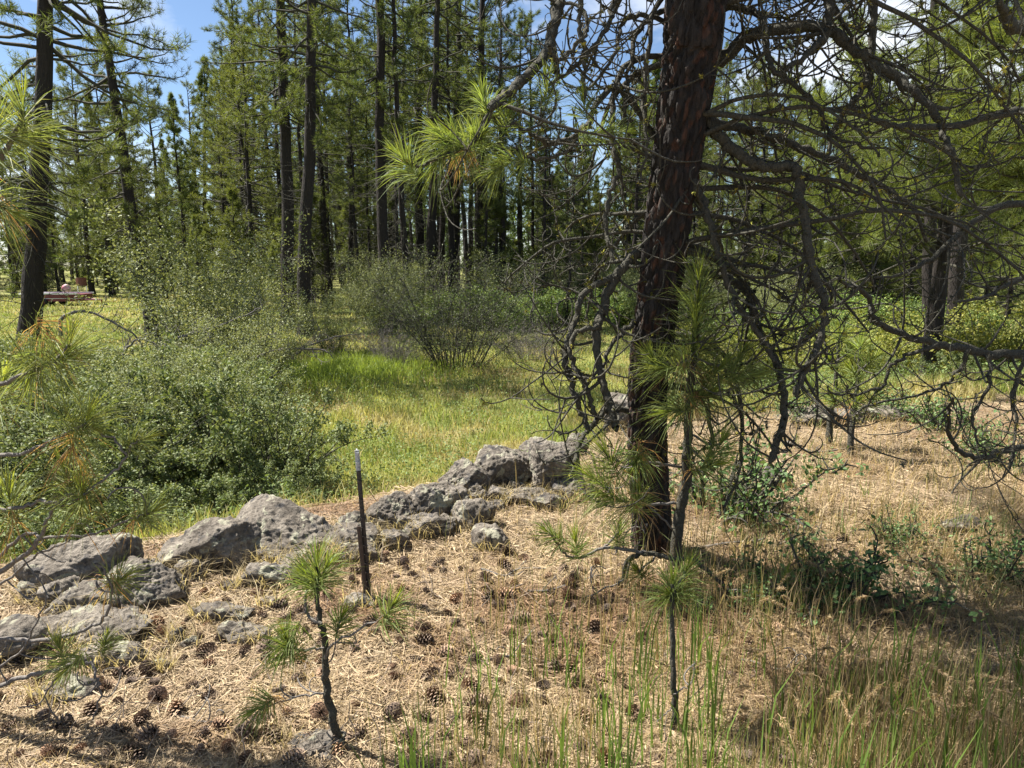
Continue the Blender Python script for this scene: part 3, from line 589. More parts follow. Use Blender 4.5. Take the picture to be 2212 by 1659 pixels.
# ------------------------------------------------------------------ steel posts
def prism(acc, poly, z0, z1, col=(1, 1, 1)):
    n = len(poly); v = [(x, y, z0) for x, y in poly]+[(x, y, z1) for x, y in poly]
    q = [(i, (i+1) % n, n+(i+1) % n, n+i) for i in range(n)]; a = Acc; acc.add(v, quads=q, col=col)
    c0 = np.mean(poly, 0); base = acc.n
    acc.add([(c0[0], c0[1], z0)]+[(x, y, z0) for x, y in poly], tris=[(0, 1+(i+1) % n, 1+i) for i in range(n)], col=col)
    acc.add([(c0[0], c0[1], z1)]+[(x, y, z1) for x, y in poly], tris=[(0, 1+i, 1+(i+1) % n) for i in range(n)], col=col)
M['post'] = plain_mat('rusty_brown_steel', (0.062, 0.047, 0.039), 0.65, 0.2, 0.5, 45, (0.032, 0.028, 0.025))
M['post_white'] = plain_mat('chipped_white_paint', (0.52, 0.53, 0.53), 0.5, 0, .3, 60, (0.20, 0.20, 0.20))
M['rust'] = plain_mat('plain_rust', (0.085, 0.058, 0.043), 0.8, 0.1, .4, 40)
M['yellow'] = plain_mat('yellow_plastic', (0.55, 0.52, 0.05), 0.5, 0, .3, 60)
g = G(790, 1302); HT = 362*mpp(g[1]); g[0] += .02
tp = empty('fence_post', (g[0], g[1], float(H(g[0], g[1]))), 'rusty steel fence post with white painted tip standing by the rocks', 'post')
tp.rotation_euler = (0, -0.045, 0.25)
tee = [(-.011, -.002), (.011, -.002), (.011, .003), (.003, .003), (.003, .030), (-.003, .030), (-.003, .003), (-.011, .003)]
a = Acc(); prism(a, tee, -.12, HT*0.87); obj('shaft', a.mesh('shaft', M['post']), tp)
a = Acc(); prism(a, [(x*1.04, y*1.04) for x, y in tee], HT*0.87, HT); obj('white_tip', a.mesh('white_tip', M['post_white']), tp)
a = Acc(); prism(a, [(-.008, -.009), (.008, -.009), (.008, -.0021), (-.008, -.0021)], -.006, .006); stud = a.mesh('stud', M['post']); a = Acc(); prism(a, [(-.008, -.009), (.008, -.009), (.008, -.0023), (-.008, -.0023)], -.006, .006); studw = a.mesh('stud', M['post_white'])
k = 0.06
while k < HT-0.01: obj('stud', stud if k < HT*.87 else studw, tp, (0, 0, k)); k += 0.047
g2 = G(783, 1300); sk = empty('steel_stake', (g[0]-.010, g[1]-.028, float(H(g[0], g[1]))), 'short brown steel stake standing tight against the taller post', 'stake'); sk.rotation_euler = (0, -0.06, 0.1)
a = Acc(); prism(a, [(-.010, -.003), (.010, -.003), (.010, .003), (-.005, .003), (-.005, .018), (-.010, .018)], -.1, HT*.52); obj('angle_bar', a.mesh('angle_bar', M['rust']), sk)

# ------------------------------------------------------------------ red trailer and things by it, far across the field
def box(acc, x0, x1, y0, y1, z0, z1, col=(1, 1, 1)): prism(acc, [(x0, y0), (x1, y0), (x1, y1), (x0, y1)], z0, z1, col)
M['maroon'] = plain_mat('dark_red_paint', (0.16, 0.022, 0.030), 0.45, 0, .25, 8)
M['white'] = plain_mat('white_trim_paint', (0.72, 0.73, 0.74), 0.45, 0, .12, 8)
M['tyre'] = plain_mat('black_rubber', (0.02, 0.02, 0.02), 0.85, 0, .3, 10)
M['pink'] = plain_mat('faded_red_and_white', (0.55, 0.42, 0.44), 0.5, 0, .1, 2.5, (0.42, 0.08, 0.11))
M['signbrown'] = plain_mat('brown_board', (0.14, 0.05, 0.03), 0.8, 0, .3, 6)
TY = 47.0; tb = P(140, 650, TY); tz = float(H(tb[0], TY))
tr = empty('trailer', (tb[0], TY, tz), 'long low dark red trailer with white top rail far across the field', 'trailer')
a = Acc(); box(a, -2.2, 1.35, -.9, .9, .30, .47); box(a, -2.2, 1.35, -.92, .92, .50, .74); obj('body', a.mesh('body', M['maroon']), tr)
a = Acc(); box(a, -2.2, 1.35, -.93, .93, .471, .499); obj('stripe', a.mesh('stripe', M['white']), tr)
a = Acc(); box(a, -2.3, 1.4, -.97, -.90, .741, .83); box(a, -2.3, 1.4, .90, .97, .741, .83); box(a, -2.3, -2.23, -.899, .899, .741, .83); obj('top_rail', a.mesh('top_rail', M['white']), tr)
def disc(acc, c, r, w, n=20):
    an = np.arange(n)*2*math.pi/n; p = [(c[0]+r*math.cos(t), c[2]+r*math.sin(t)) for t in an]
    v = [(x, c[1]-w/2, z) for x, z in p]+[(x, c[1]+w/2, z) for x, z in p]+[(c[0], c[1]-w/2, c[2]), (c[0], c[1]+w/2, c[2])]
    acc.add(v, quads=[(i, (i+1) % n, n+(i+1) % n, n+i) for i in range(n)], tris=[(2*n, (i+1) % n, i) for i in range(n)]+[(2*n+1, n+i, n+(i+1) % n) for i in range(n)])
for wx in (-1.5, -.75):
    for sy in (-.98, .98):
        a = Acc(); disc(a, (wx, sy, .24), .24, .16); wobj = obj('wheel', a.mesh('wheel', M['tyre'], False), tr)
        a = Acc(); disc(a, (wx, sy*1.01, .24), .12, .16); obj('rim', a.mesh('rim', M['maroon']), wobj)
a = Acc(); tubes(a, [[[1.3, -.5, .4], [2.4, 0, .36]], [[1.3, .5, .4], [2.4, 0, .36]]], [[.05, .05]]*2, 6); tubes(a, [[2.4, 0, -.02], [2.4, 0, .4]], [.04, .04], 6); obj('drawbar', a.mesh('drawbar', M['maroon']), tr)
sg = P(143, 624, TY+3); o = empty('round_marker', (sg[0], TY+3, float(H(sg[0], TY+3))), 'round faded red and white disc on a pole behind the trailer', 'sign')
zz_ = sg[2]-float(H(sg[0], TY+3)); a = Acc(); disc(a, (0, 0, zz_), .32, .05, 24); obj('disc', a.mesh('disc', M['pink']), o)
a = Acc(); tubes(a, [[0, .06, -.1], [0, .06, zz_+.2]], [.035, .035], 6); obj('pole', a.mesh('pole', M['white']), o)
sg = P(176, 614, TY+3); o = empty('board_sign', (sg[0], TY+3, float(H(sg[0], TY+3))), 'brown square board on two white legs behind the trailer', 'sign'); zz_ = sg[2]-float(H(sg[0], TY+3))
a = Acc(); box(a, -.36, .36, -.03, .03, zz_-.1, zz_+.45); obj('board', a.mesh('board', M['signbrown']), o)
for sx in (-.3, .3):
    a = Acc(); tubes(a, [[sx, .05, -.1], [sx, .05, zz_+.3]], [.03, .03], 6); obj('leg', a.mesh('leg', M['white']), o)

# ------------------------------------------------------------------ the big pine
SUBD = 4
NC = np.array([0.150, 0.190, 0.060])
def limb_path(pts, y0, y1, rng, per=5, wig=0.008):
    n = len(pts); p = np.array([P(u, v, y0+(y1-y0)*i/(n-1)) for i, (u, v) in enumerate(pts)]); s = spline(p, per)
    s[1:-1] += rng.normal(size=(len(s)-2, 3))*wig*np.array([1, 1.5, 1]); return s
def add_twigs(acc, path, r0, r1, n, rng, lmin=.15, lmax=.6, bias=(0, 0, -.35), wig=.22, up=.20, rt=None, sub=2, f0=.15):
    """side twigs along a limb, drooping then curling up; returns tips and directions"""
    m = len(path); i = rng.integers(int(m*f0), m-1, n); S = path[i]; T = nrm(path[i+1]-path[i])
    d = nrm(np.cross(T, rng.normal(size=(n, 3)))*0.9+T*.35+np.array(bias)); L = rng.uniform(lmin, lmax, n)
    B = arcs(S, d, L, 11, rng); rr = np.minimum((r0+(r1-r0)*i/m)*0.55, rt or 9); rr = np.maximum(rr*rng.uniform(.6, 1, n), .0028)
    tubes(acc, B, taper(n, 11, rr, .0026), 5)
    if sub:
        bi = np.repeat(np.arange(n), sub); pi = rng.integers(2, 10, n*sub); S2 = B[bi, pi]; d2 = nrm(np.cross(B[bi, pi+1]-B[bi, pi], rng.normal(size=(n*sub, 3)))+rng.normal(size=(n*sub, 3))*.02)
        d2 = nrm(d2+nrm(B[bi, pi+1]-B[bi, pi])*.5); B2 = arcs(S2, d2, L[bi]*rng.uniform(.25, .6, n*sub), 8, rng); tubes(acc, B2, taper(n*sub, 8, np.maximum(rr[bi]*.6, .0025), .0018), 4)
    return B
def lichen_on(path, r, n, rng, parent):
    a = Acc(); i = rng.integers(1, len(path), n); C = path[i]+rng.normal(size=(n, 3))*r*.8
    c = np.where(rng.uniform(0, 1, (n, 1)) < .35, np.array([[.26, .25, .055]]), np.array([[.085, .085, .060]]))*rng.uniform(.7, 1.2, (n, 1))
    tufts(a, C, rng.normal(size=(n, 3)), rng.uniform(.010, .024, n), 18, .007, rng, c, 0, 130, .1)
    tag(obj('lichen', a.mesh('lichen', M['lichen']), parent), kind='stuff')
def needle_tufts(parent, tips, dirs, L, nn, rng, col=NC, w=.0028, brown=0, origin=(0, 0, 0), a0=6, a1=80, sag=.20, bud=True):
    for c, d in zip(tips, dirs):
        a = Acc(); d = nrm(np.asarray(d, float)); ll = L*1.22*rng.uniform(.85, 1.15); c = np.asarray(c, float)
        cc = np.asarray(col)*rng.uniform(.8, 1.25)
        tufts(a, c[None], d[None], ll, nn, w, rng, cc, a0, a1, .55, .3, True, sag)
        if bud: tufts(a, (c+d*.012)[None], d[None], ll*.62, 18, w, rng, cc*np.array([1.5, 1.45, .8]), 0, 22, .1, .2, True)
        if brown: tufts(a, (c-d*ll*.5)[None], (-d*.4+np.array([0, 0, -.8]))[None], ll*.9, brown, w, rng, (.36, .22, .11), 5, 75, .4, .25, True, .3)
        obj('needle_tuft', a.mesh('needle_tuft', M['needle'], False, origin), parent)

def worley(a, b, s):
    """F2-F1 and a cell id on a jittered grid that wraps in a"""
    ia = np.floor(a).astype(np.int64); ib = np.floor(b).astype(np.int64); f1 = np.full(a.shape, 9.); f2 = f1.copy(); cid = np.zeros(a.shape)
    for da in (-1, 0, 1):
        for db in (-1, 0, 1):
            ca, cb = ia+da, ib+db; wa = ca % WRAP
            d = np.hypot(ca+_hash(wa, cb, 0*ca, s)-a, cb+_hash(wa, cb, 0*ca+1, s)-b); h = _hash(wa, cb, 0*ca+2, s)
            n = d < f1; f2 = np.where(n, f1, np.minimum(f2, d)); cid = np.where(n, h, cid); f1 = np.where(n, d, f1)
    return f2-f1, cid
WRAP = 20
rng = np.random.default_rng(77)
tb = G(1410, 1186); y0 = tb[1]
TRK = [(1412, 1186, 76), (1406, 1100, 82), (1400, 1000, 90), (1398, 900, 86), (1402, 800, 84), (1420, 660, 98), (1440, 500, 104), (1468, 300, 108), (1492, 120, 116), (1503, 0, 122)]
tp_ = np.array([P(u, v, y0-.42*i/9) for i, (u, v, w) in enumerate(TRK)]); tr_ = np.array([w/2*mpp(np.linalg.norm(p-np.array([0, 0, CAM_Z]))*.985) for (u, v, w), p in zip(TRK, tp_)])
tr_ = np.clip(tr_*.84, .095, .135); tp_[0, 2] = float(H(tp_[0, 0], tp_[0, 1]))-.08; tr_[0] *= 1.28; tr_[1] *= 1.04
dtop = tp_[-1]-tp_[-3]; dtop = dtop/dtop[2]
ext = [tp_[-1]+np.array([dtop[0]*.5*h, dtop[1]*.4*h, h]) for h in (1, 2.5, 4.5, 7, 9.5)]; hero_ax = spline(np.vstack([tp_, ext]), 24)
rad_c = np.concatenate([tr_, [.118, .105, .09, .06, .02]]); hero_r = np.interp(np.linspace(0, len(rad_c)-1, len(hero_ax)), np.arange(len(rad_c)), rad_c)
hero = empty('pine_tree', (tp_[0, 0], tp_[0, 1], float(H(tp_[0, 0], tp_[0, 1]))), 'big dark furrowed pine trunk with many dead hanging branches on the bank', 'tree'); HO = np.array(hero.location)
NS = 110; m = len(hero_ax); th = np.arange(NS)*2*math.pi/NS; arc = np.concatenate([[0], np.cumsum(np.linalg.norm(np.diff(hero_ax, axis=0), axis=1))])
A_, Z_ = np.meshgrid(th/(2*math.pi)*WRAP, arc/.11); wa = (fbm(np.stack([np.cos(A_*2*math.pi/WRAP)*3, np.sin(A_*2*math.pi/WRAP)*3, Z_*.6], -1), 3, 4)-.5)
e1, cid = worley(A_+wa*1.6, Z_+wa*1.4, 3)
WRAP = 46; e2, cid2 = worley(A_*46/20, Z_*2.6+wa*2, 8); WRAP = 20
disp = .022*sstep(0, .42, e1)+.004*cid+.003*sstep(0, .4, e2)+.003*cid2-.012
T = nrm(np.gradient(hero_ax, axis=0)); N = nrm(np.cross(T, [0, 1, 0.])); B = np.cross(T, N)
V = hero_ax[:, None]+(hero_r[:, None]+disp*np.clip(hero_r/.12, .2, 1)[:, None])[..., None]*(np.cos(th)[None, :, None]*N[:, None]+np.sin(th)[None, :, None]*B[:, None])
idx = np.arange(m*NS).reshape(m, NS); qd = np.stack([idx[:-1], np.roll(idx[:-1], -1, 1), np.roll(idx[1:], -1, 1), idx[1:]], -1)
pc = np.array([1, .97, .94])*(.7+.7*cid)[..., None]; pc = pc+np.array([1.1, .35, .08])*(sstep(.68, .92, cid2)*1.3)[..., None]
a = Acc(); a.add(V-HO, quads=qd.reshape(-1, 4), col=pc.reshape(-1, 3)); obj('trunk', a.mesh('trunk', M['hero_bark'], True), hero)
def hero_at(z):
    i = np.argmin(np.abs(hero_ax[:, 2]-z)); return hero_ax[i], hero_r[i]

# limbs traced from the photograph: points, distance at both ends, widths, twigs, lichen, tufts
Y = y0-.2
LIMBS = [
 ([(1500, 150), (1558, 127), (1608, 83), (1641, 72), (1708, 60), (1781, 63), (1841, 103), (1891, 140), (1941, 167), (1975, 200), (2025, 253), (2041, 293), (2061, 350), (2075, 420)], Y, Y-.5, 24, 9, 26, 40),
 ([(1480, 250), (1568, 270), (1625, 283), (1681, 300), (1741, 323), (1791, 343), (1858, 377), (1908, 403), (1941, 427), (1975, 457), (2000, 520)], Y, Y+.5, 18, 6, 22, 40),
 ([(1490, 225), (1508, 240), (1541, 280), (1575, 313), (1615, 347), (1648, 360), (1708, 362), (1725, 383), (1728, 433), (1737, 483), (1746, 533), (1764, 603), (1779, 653), (1777, 703), (1763, 753), (1741, 793), (1721, 850)], Y-.1, Y-.6, 20, 12, 26, 90),
 ([(1450, 385), (1475, 387), (1501, 400), (1518, 433), (1528, 467), (1545, 520), (1562, 590), (1590, 650), (1618, 690), (1650, 736), (1675, 780)], Y-.1, Y-.45, 15, 9, 18, 60),
 ([(1420, 540), (1370, 553), (1334, 596), (1310, 640), (1300, 680), (1287, 713), (1292, 766), (1300, 820), (1317, 873), (1330, 923)], Y, Y-.35, 19, 14, 14, 40),
 ([(1334, 596), (1290, 615), (1257, 640), (1244, 686), (1230, 726), (1220, 753), (1220, 786), (1234, 826), (1244, 860), (1257, 893), (1270, 925)], Y-.1, Y-.3, 12, 10, 8, 50),
 ([(1300, 690), (1284, 706), (1247, 720), (1232, 753), (1238, 786), (1250, 806), (1270, 840), (1280, 880), (1290, 905)], Y-.2, Y-.3, 10, 9, 5, 20),
 ([(1400, 880), (1354, 886), (1324, 883), (1304, 893), (1270, 930), (1254, 953), (1240, 1000), (1236, 1025)], Y+.1, Y-.3, 12, 9, 6, 20),
 ([(1400, 680), (1364, 700), (1337, 726), (1315, 756), (1304, 793), (1257, 813), (1228, 820)], Y, Y-.3, 10, 4, 8, 30),
 ([(1460, 560), (1520, 590), (1575, 600), (1618, 636), (1631, 680), (1651, 736), (1675, 780), (1688, 820), (1695, 870), (1688, 920), (1678, 960), (1665, 993)], Y, Y-.5, 14, 13, 20, 80),
 ([(1470, 40), (1560, 20), (1620, 20), (1651, 57), (1658, 117), (1668, 150), (1708, 177), (1758, 220), (1785, 277), (1808, 300), (1888, 320)], Y, Y-.5, 14, 5, 18, 40),
 ([(1500, -60), (1640, -90), (1780, -60), (1791, 0), (1785, 67), (1768, 100), (1728, 130), (1690, 150)], Y, Y-.4, 24, 7, 12, 40),
 ([(1510, -90), (1700, -130), (1870, -70), (1885, 0), (1885, 67), (1880, 150), (1858, 200), (1825, 240), (1801, 283), (1780, 340)], Y, Y-.2, 18, 7, 14, 30),
 ([(1480, -40), (1400, -110), (1290, -100), (1210, -40), (1204, 0), (1197, 50), (1187, 100), (1170, 130), (1144, 157), (1114, 187), (1085, 212), (1060, 232)], Y-.1, Y-.9, 22, 15, 10, 120),
 ([(1187, 100), (1200, 128), (1224, 120), (1257, 83), (1267, 50), (1250, 13), (1217, 2)], Y-.8, Y-.6, 7, 6, 5, 30),
 ([(1250, -60), (1254, 0), (1254, 67), (1267, 117), (1260, 160), (1262, 215)], Y-.5, Y-.6, 9, 6, 6, 20),
 ([(1420, -80), (1330, 0), (1320, 50), (1270, 113), (1220, 163), (1180, 185)], Y-.1, Y-.7, 10, 5, 8, 30),
 ([(1450, 60), (1390, 30), (1347, 50), (1330, 110), (1287, 177), (1250, 190)], Y, Y-.5, 9, 4, 8, 20),
 ([(1440, 330), (1370, 230), (1330, 190), (1304, 207), (1277, 240), (1274, 267), (1230, 300), (1187, 310), (1147, 287), (1114, 267), (1090, 267), (1064, 250), (1047, 225)], Y, Y-.8, 11, 7, 8, 30),
 ([(1230, 300), (1237, 323), (1187, 340), (1144, 340), (1117, 317), (1100, 340)], Y-.6, Y-.8, 6, 4, 3, 10),
 ([(1060, 240), (1040, 280), (1028, 303), (985, 330), (944, 345), (905, 360), (872, 345)], Y-.85, Y-1.05, 8, 4, 3, 15),
 ([(1450, 120), (1370, 130), (1337, 167), (1320, 250), (1330, 333), (1337, 367), (1317, 417), (1310, 467), (1314, 517), (1325, 560)], Y, Y-.4, 11, 7, 10, 30),
 ([(1440, 20), (1380, 60), (1362, 140), (1350, 240), (1338, 330), (1345, 420)], Y, Y-.2, 9, 5, 8, 20),
 ([(1450, -30), (1410, 30), (1400, 130), (1390, 230), (1396, 320), (1380, 400)], Y-.1, Y-.3, 10, 4, 8, 20),
 ([(1450, 830), (1500, 850), (1530, 900), (1538, 960), (1535, 1010)], Y+.05, Y-.15, 10, 6, 10, 50),
 ([(1440, 720), (1540, 740), (1590, 830), (1604, 930), (1592, 1030), (1565, 1095)], Y+.1, Y-.1, 10, 5, 14, 60),
]
def build_limb(tree, org, pts, ya, yb, w0, w1, nt, nl, rng, lmax=.55, mat='branch'):
    path = limb_path(pts, ya, yb, rng, 5, .005); n = len(path); r = 1.22*np.linspace(w0/2*mpp(ya), w1/2*mpp(yb), n)*(1+rng.normal(size=n)*.07)
    a = Acc(); tubes(a, path-org, r, 8); r0, r1 = r[0], r[-1]; end = path[-1]; d = nrm(path[-1]-path[-3])
    tubes(a, np.array([end, end+d*r1*1.2])-org, [r1, r1*.3], 8)
    B = add_twigs(a, path-org, r0, r1, int(nt*.8), rng, .2, lmax+.15, rt=.010) if nt else None
    o = obj('branch', a.mesh('branch', M[mat], True), tree)
    if nl: lichen_on(np.concatenate([path-org]*2+([B.reshape(-1, 3)] if nt else [])), r1, nl, rng, o)
    return o, path
for pts, ya, yb, w0, w1, nt, nl in LIMBS: build_limb(hero, HO, pts, ya, yb, w0, w1, nt, nl, rng)
# dead drooping boughs that crowd the right and left of the trunk
for k in range(34):
    z = rng.uniform(.9, 3.4); c, r = hero_at(z); left = k % 5 == 0
    az = rng.uniform(-.9, 1.1) if not left else rng.uniform(2.3, 3.6); d = np.array([math.cos(az), math.sin(az)*.8, rng.uniform(-.15, .35)])
    L = rng.uniform(.7, 1.9) if not left else rng.uniform(.4, .9); path = grow((c+d*r*.6)[None], d[None], [L], 16, rng, .09, -.03, -.14)[0]
    zmin = float(H(path[-1, 0], path[-1, 1]))+.12
    if path[:, 2].min() < zmin: path[:, 2] = np.maximum(path[:, 2], zmin+.1*rng.uniform())
    rr = np.linspace(rng.uniform(.010, .019), .005, 16); a = Acc(); tubes(a, path-HO, rr, 6); B = add_twigs(a, path-HO, rr[0], rr[-1], 8, rng, .15, .6, rt=.007)
    o = obj('branch', a.mesh('branch', M['branch'], True), hero); lichen_on(np.concatenate([path-HO, B.reshape(-1, 3)]), .006, 55, rng, o)
# live crown above the frame: needles in sprays on each bough
def live_bough(tree, org, start, d, L, rng, ntw=9, nl=.17, nn=46, r0=.02, w=.0032, col=NC):
    path = grow(start[None], d[None], [L], 12, rng, .12, -.05, .12)[0]; rr = np.linspace(r0, .006, 12); a = Acc(); tubes(a, path-org, rr, 6)
    i = rng.integers(4, 12, ntw); S = path[i]; T = nrm(path[i]-path[i-1]); D = nrm(T+rng.normal(size=(ntw, 3))*.6+np.array([0, 0, .2])); B = grow(S, D, rng.uniform(.15, .5, ntw), 6, rng, .2, -.05, .25); tubes(a, B-org, taper(ntw, 6, .006, .004), 5)
    o = obj('branch', a.mesh('branch', M['branch'], True), tree)
    C = np.concatenate([B[:, -1], path[-1:], B[:, 3]]); DD = np.concatenate([B[:, -1]-B[:, -2], path[-1:]-path[-2:-1], B[:, 3]-B[:, 2]]); n = len(C)
    a = Acc(); c = np.asarray(col)*rng.uniform(.8, 1.3, (n, 1)); tufts(a, C-org, DD, nl*rng.uniform(.85, 1.15, n), nn, w, rng, c, 8, 88, .6, .3, False, .08)
    obj('needles', a.mesh('needles', M['needle']), o)
for k in range(44):
    z = rng.uniform(3.6, 9.5); c, r = hero_at(z); az = rng.uniform(0, 6.283)
    if math.cos(az) < 0 and z < 6.5: az += math.pi
    live_bough(hero, HO, c, np.array([math.cos(az), math.sin(az), rng.uniform(-.1, .3)]), rng.uniform(1.2, 2.9)*(1.15-z/14), rng, 10, nn=34)
for k in range(24):  # extra unseen boughs, added to cast shade on the lower right ground
    z = rng.uniform(3.6, 5.4); c, r = hero_at(z); az = rng.uniform(2.95, 4.0); live_bough(hero, HO, c, np.array([math.cos(az), math.sin(az), rng.uniform(0, .3)]), rng.uniform(1.4, 3.0), rng, 16, nn=48)
for k in range(28):  # more boughs out of view behind, added to dapple the right slope with shade
    z = rng.uniform(3.8, 5.8); c, r = hero_at(z); az = rng.uniform(.9, 2.2); live_bough(hero, HO, c, np.array([math.cos(az), math.sin(az), rng.uniform(.05, .35)]), rng.uniform(1.6, 3.4), rng, 16, nn=48)
tips = [((1044, 213), Y-.85, (-.3, .1, 1)), ((1097, 250), Y-.8, (.2, .2, 1)), ((870, 343), Y-1.05, (-.6, -.2, .7)), ((954, 292), Y-.95, (-.7, 0, .6)), ((1030, 300), Y-.9, (-.2, -.5, .3)),
        ((1100, 345), Y-.8, (-.8, 0, .1)), ((1068, 368), Y-.85, (-.8, 0, -.4)), ((1262, 217), Y-.6, (-.1, 0, 1)), ((1180, 180), Y-.7, (0, .1, 1)), ((1287, 290), Y-.5, (.8, 0, .2)), ((1338, 285), Y-.5, (.9, 0, .1)), ((944, 347), Y-.95, (-.4, 0, -.7)), ((985, 300), Y-.95, (-.6, .1, .5))]
needle_tufts(hero, [P(u, v, y)-HO for (u, v), y, d in tips], [d for _, _, d in tips], .125, 115, rng, brown=0)
needle_tufts(hero, [P(1025, 305, Y-.88)-HO], [(.5, -.2, .4)], .13, 60, rng, brown=50)

# ------------------------------------------------------------------ pines just outside the picture on the right whose boughs reach in
nb1 = P(2900, 900, 4.7); nb1[2] = float(H(nb1[0], 4.7))
near = empty('pine_tree', nb1, 'near pine standing beside the bank whose long dark boughs reach over the dry grass', 'tree'); NO = np.array(near.location)
ax = np.array([[0, 0, -.1], [.02, .02, 1.5], [.0, .05, 3], [-.05, .05, 5], [0, 0, 8]]); a = Acc(); tubes(a, spline(ax, 6), np.interp(np.arange(25)/24, [0, 1], [.17, .04]), 14); obj('trunk', a.mesh('trunk', M['bark'], True), near)
NT = lambda v, y=4.7: [(2900, v)]
for pts, ya, yb, w0, w1, nt, nl in [
 ([(2900, 700), (2500, 760), (2212, 766), (2141, 766), (2091, 756), (2025, 743), (1958, 726), (1898, 696), (1878, 653), (1858, 626), (1825, 613), (1808, 596)], 4.7, 3.6, 19, 5, 26, 60),
 ([(2900, 120), (2400, 200), (2212, 237), (2141, 253), (2041, 273), (1941, 273), (1891, 260), (1838, 233), (1800, 240)], 4.7, 4.0, 17, 5, 18, 50),
 ([(2900, 800), (2500, 880), (2300, 930), (2212, 963), (2158, 976), (2125, 990), (2075, 976), (2051, 936), (2048, 886), (2058, 860)], 4.7, 3.7, 14, 5, 14, 30),
 ([(2900, 150), (2400, 110), (2212, 67), (2181, 50), (2168, 20), (2150, -40)], 4.7, 3.9, 26, 10, 10, 30),
 ([(2025, 743), (1960, 770), (1925, 790), (1908, 830), (1875, 846), (1808, 853), (1788, 836)], 3.7, 3.8, 8, 3, 8, 20),
 ([(2091, 756), (2070, 800), (2040, 830), (1990, 850), (1900, 870), (1850, 890)], 3.75, 3.9, 7, 3, 8, 20),
 ([(2141, 766), (2130, 840), (2100, 900), (2110, 950), (2130, 985)], 3.8, 3.7, 7, 3, 10, 20),
 ([(2212, 766), (2190, 850), (2195, 930), (2180, 1010)], 3.9, 3.8, 8, 4, 10, 20),
 ([(2900, 400), (2500, 480), (2212, 440), (2100, 480), (2010, 560), (1950, 590), (1890, 600)], 4.7, 4.2, 16, 4, 18, 30),
 ([(2900, 500), (2400, 560), (2212, 600), (2130, 640), (2060, 655)], 4.7, 4.0, 14, 4, 16, 30)]:
    build_limb(near, NO, pts, ya, yb, w0, w1, nt, nl, rng, .6)
for k in range(26):
    z = rng.uniform(3.4, 8); az = rng.uniform(1.3, 4.4); live_bough(near, NO, NO+np.array([0, 0, z]), np.array([math.cos(az), math.sin(az), rng.uniform(-.1, .35)]), rng.uniform(1.2, 2.4), rng, 10, nn=34)
for bx, by, nb_, az0, az1, zlo, lab in ((7.2, 8.2, 84, 2.2, 4.3, 2.3, 'full needled pine with bright yellow green sprays behind the dead limbs'), (7.9, 13.5, 56, 2.0, 4.6, 2.4, 'broad pine with yellow green sprays standing before the yellow green bushes')):
    bush = empty('pine_tree', (bx, by, float(H(bx, by))), lab, 'tree'); BO = np.array(bush.location)
    a = Acc(); ax = np.array([[0, 0, -.1], [.03, 0, 2], [.1, .05, 4], [.1, 0, 7], [.1, 0, 11]]); tubes(a, spline(ax, 6), np.interp(np.arange(25)/24, [0, 1], [.18, .03]), 14); obj('trunk', a.mesh('trunk', M['bark'], True), bush)
    for k in range(nb_):
        z = zlo+(9.5-zlo)*rng.uniform()**1.5; az = rng.uniform(az0, az1) if k < nb_*.8 else rng.uniform(0, 6.28)
        live_bough(bush, BO, BO+np.array([.05, 0, z]), np.array([math.cos(az), math.sin(az), rng.uniform(0, .3)]), rng.uniform(1.8, 4.6)*(1.1-z/16), rng, 14, .25, 34, .028, .0085, np.array([.135, .165, .045]))

# ------------------------------------------------------------------ young pines in the foreground
def young_pine(base, stem, y0, y1, w0, w1, label, branches, tlist, rng, nl=.15, nn=120, lk=1.0, mat='branch', col=NC):
    o = empty('young_pine', (base[0], base[1], float(H(base[0], base[1]))), label, 'sapling'); OO = np.array(o.location)
    path = limb_path(stem, y0, y1, rng, 5, .003); path[0, 2] = min(path[0, 2], OO[2]-.03); n = len(path); r = np.linspace(w0/2*mpp(y0), w1/2*mpp(y1), n)*(1+rng.normal(size=n)*.05)
    a = Acc(); tubes(a, path-OO, r, 10); obj('stem', a.mesh('stem', M[mat], True), o)
    for pts, ya, yb, wa, wb, tw in branches:
        p = limb_path(pts, ya, yb, rng, 5, .003); a = Acc(); rr = np.linspace(wa/2*mpp(ya), wb/2*mpp(yb), len(p)); tubes(a, p-OO, rr, 7)
        if tw: add_twigs(a, p-OO, rr[0], rr[-1], tw, rng, .06, .22, sub=1)
        obj('branch', a.mesh('branch', M['twig'], True), o)
    for (u, v), y, d, L, brown in tlist: needle_tufts(o, [P(u, v, y)-OO], [d], L*lk, nn, rng, brown=brown, w=.0029*max(1, y/3.0), col=col)
    return o
rng = np.random.default_rng(99)
g = G(1459, 1186); yy = g[1]-.36
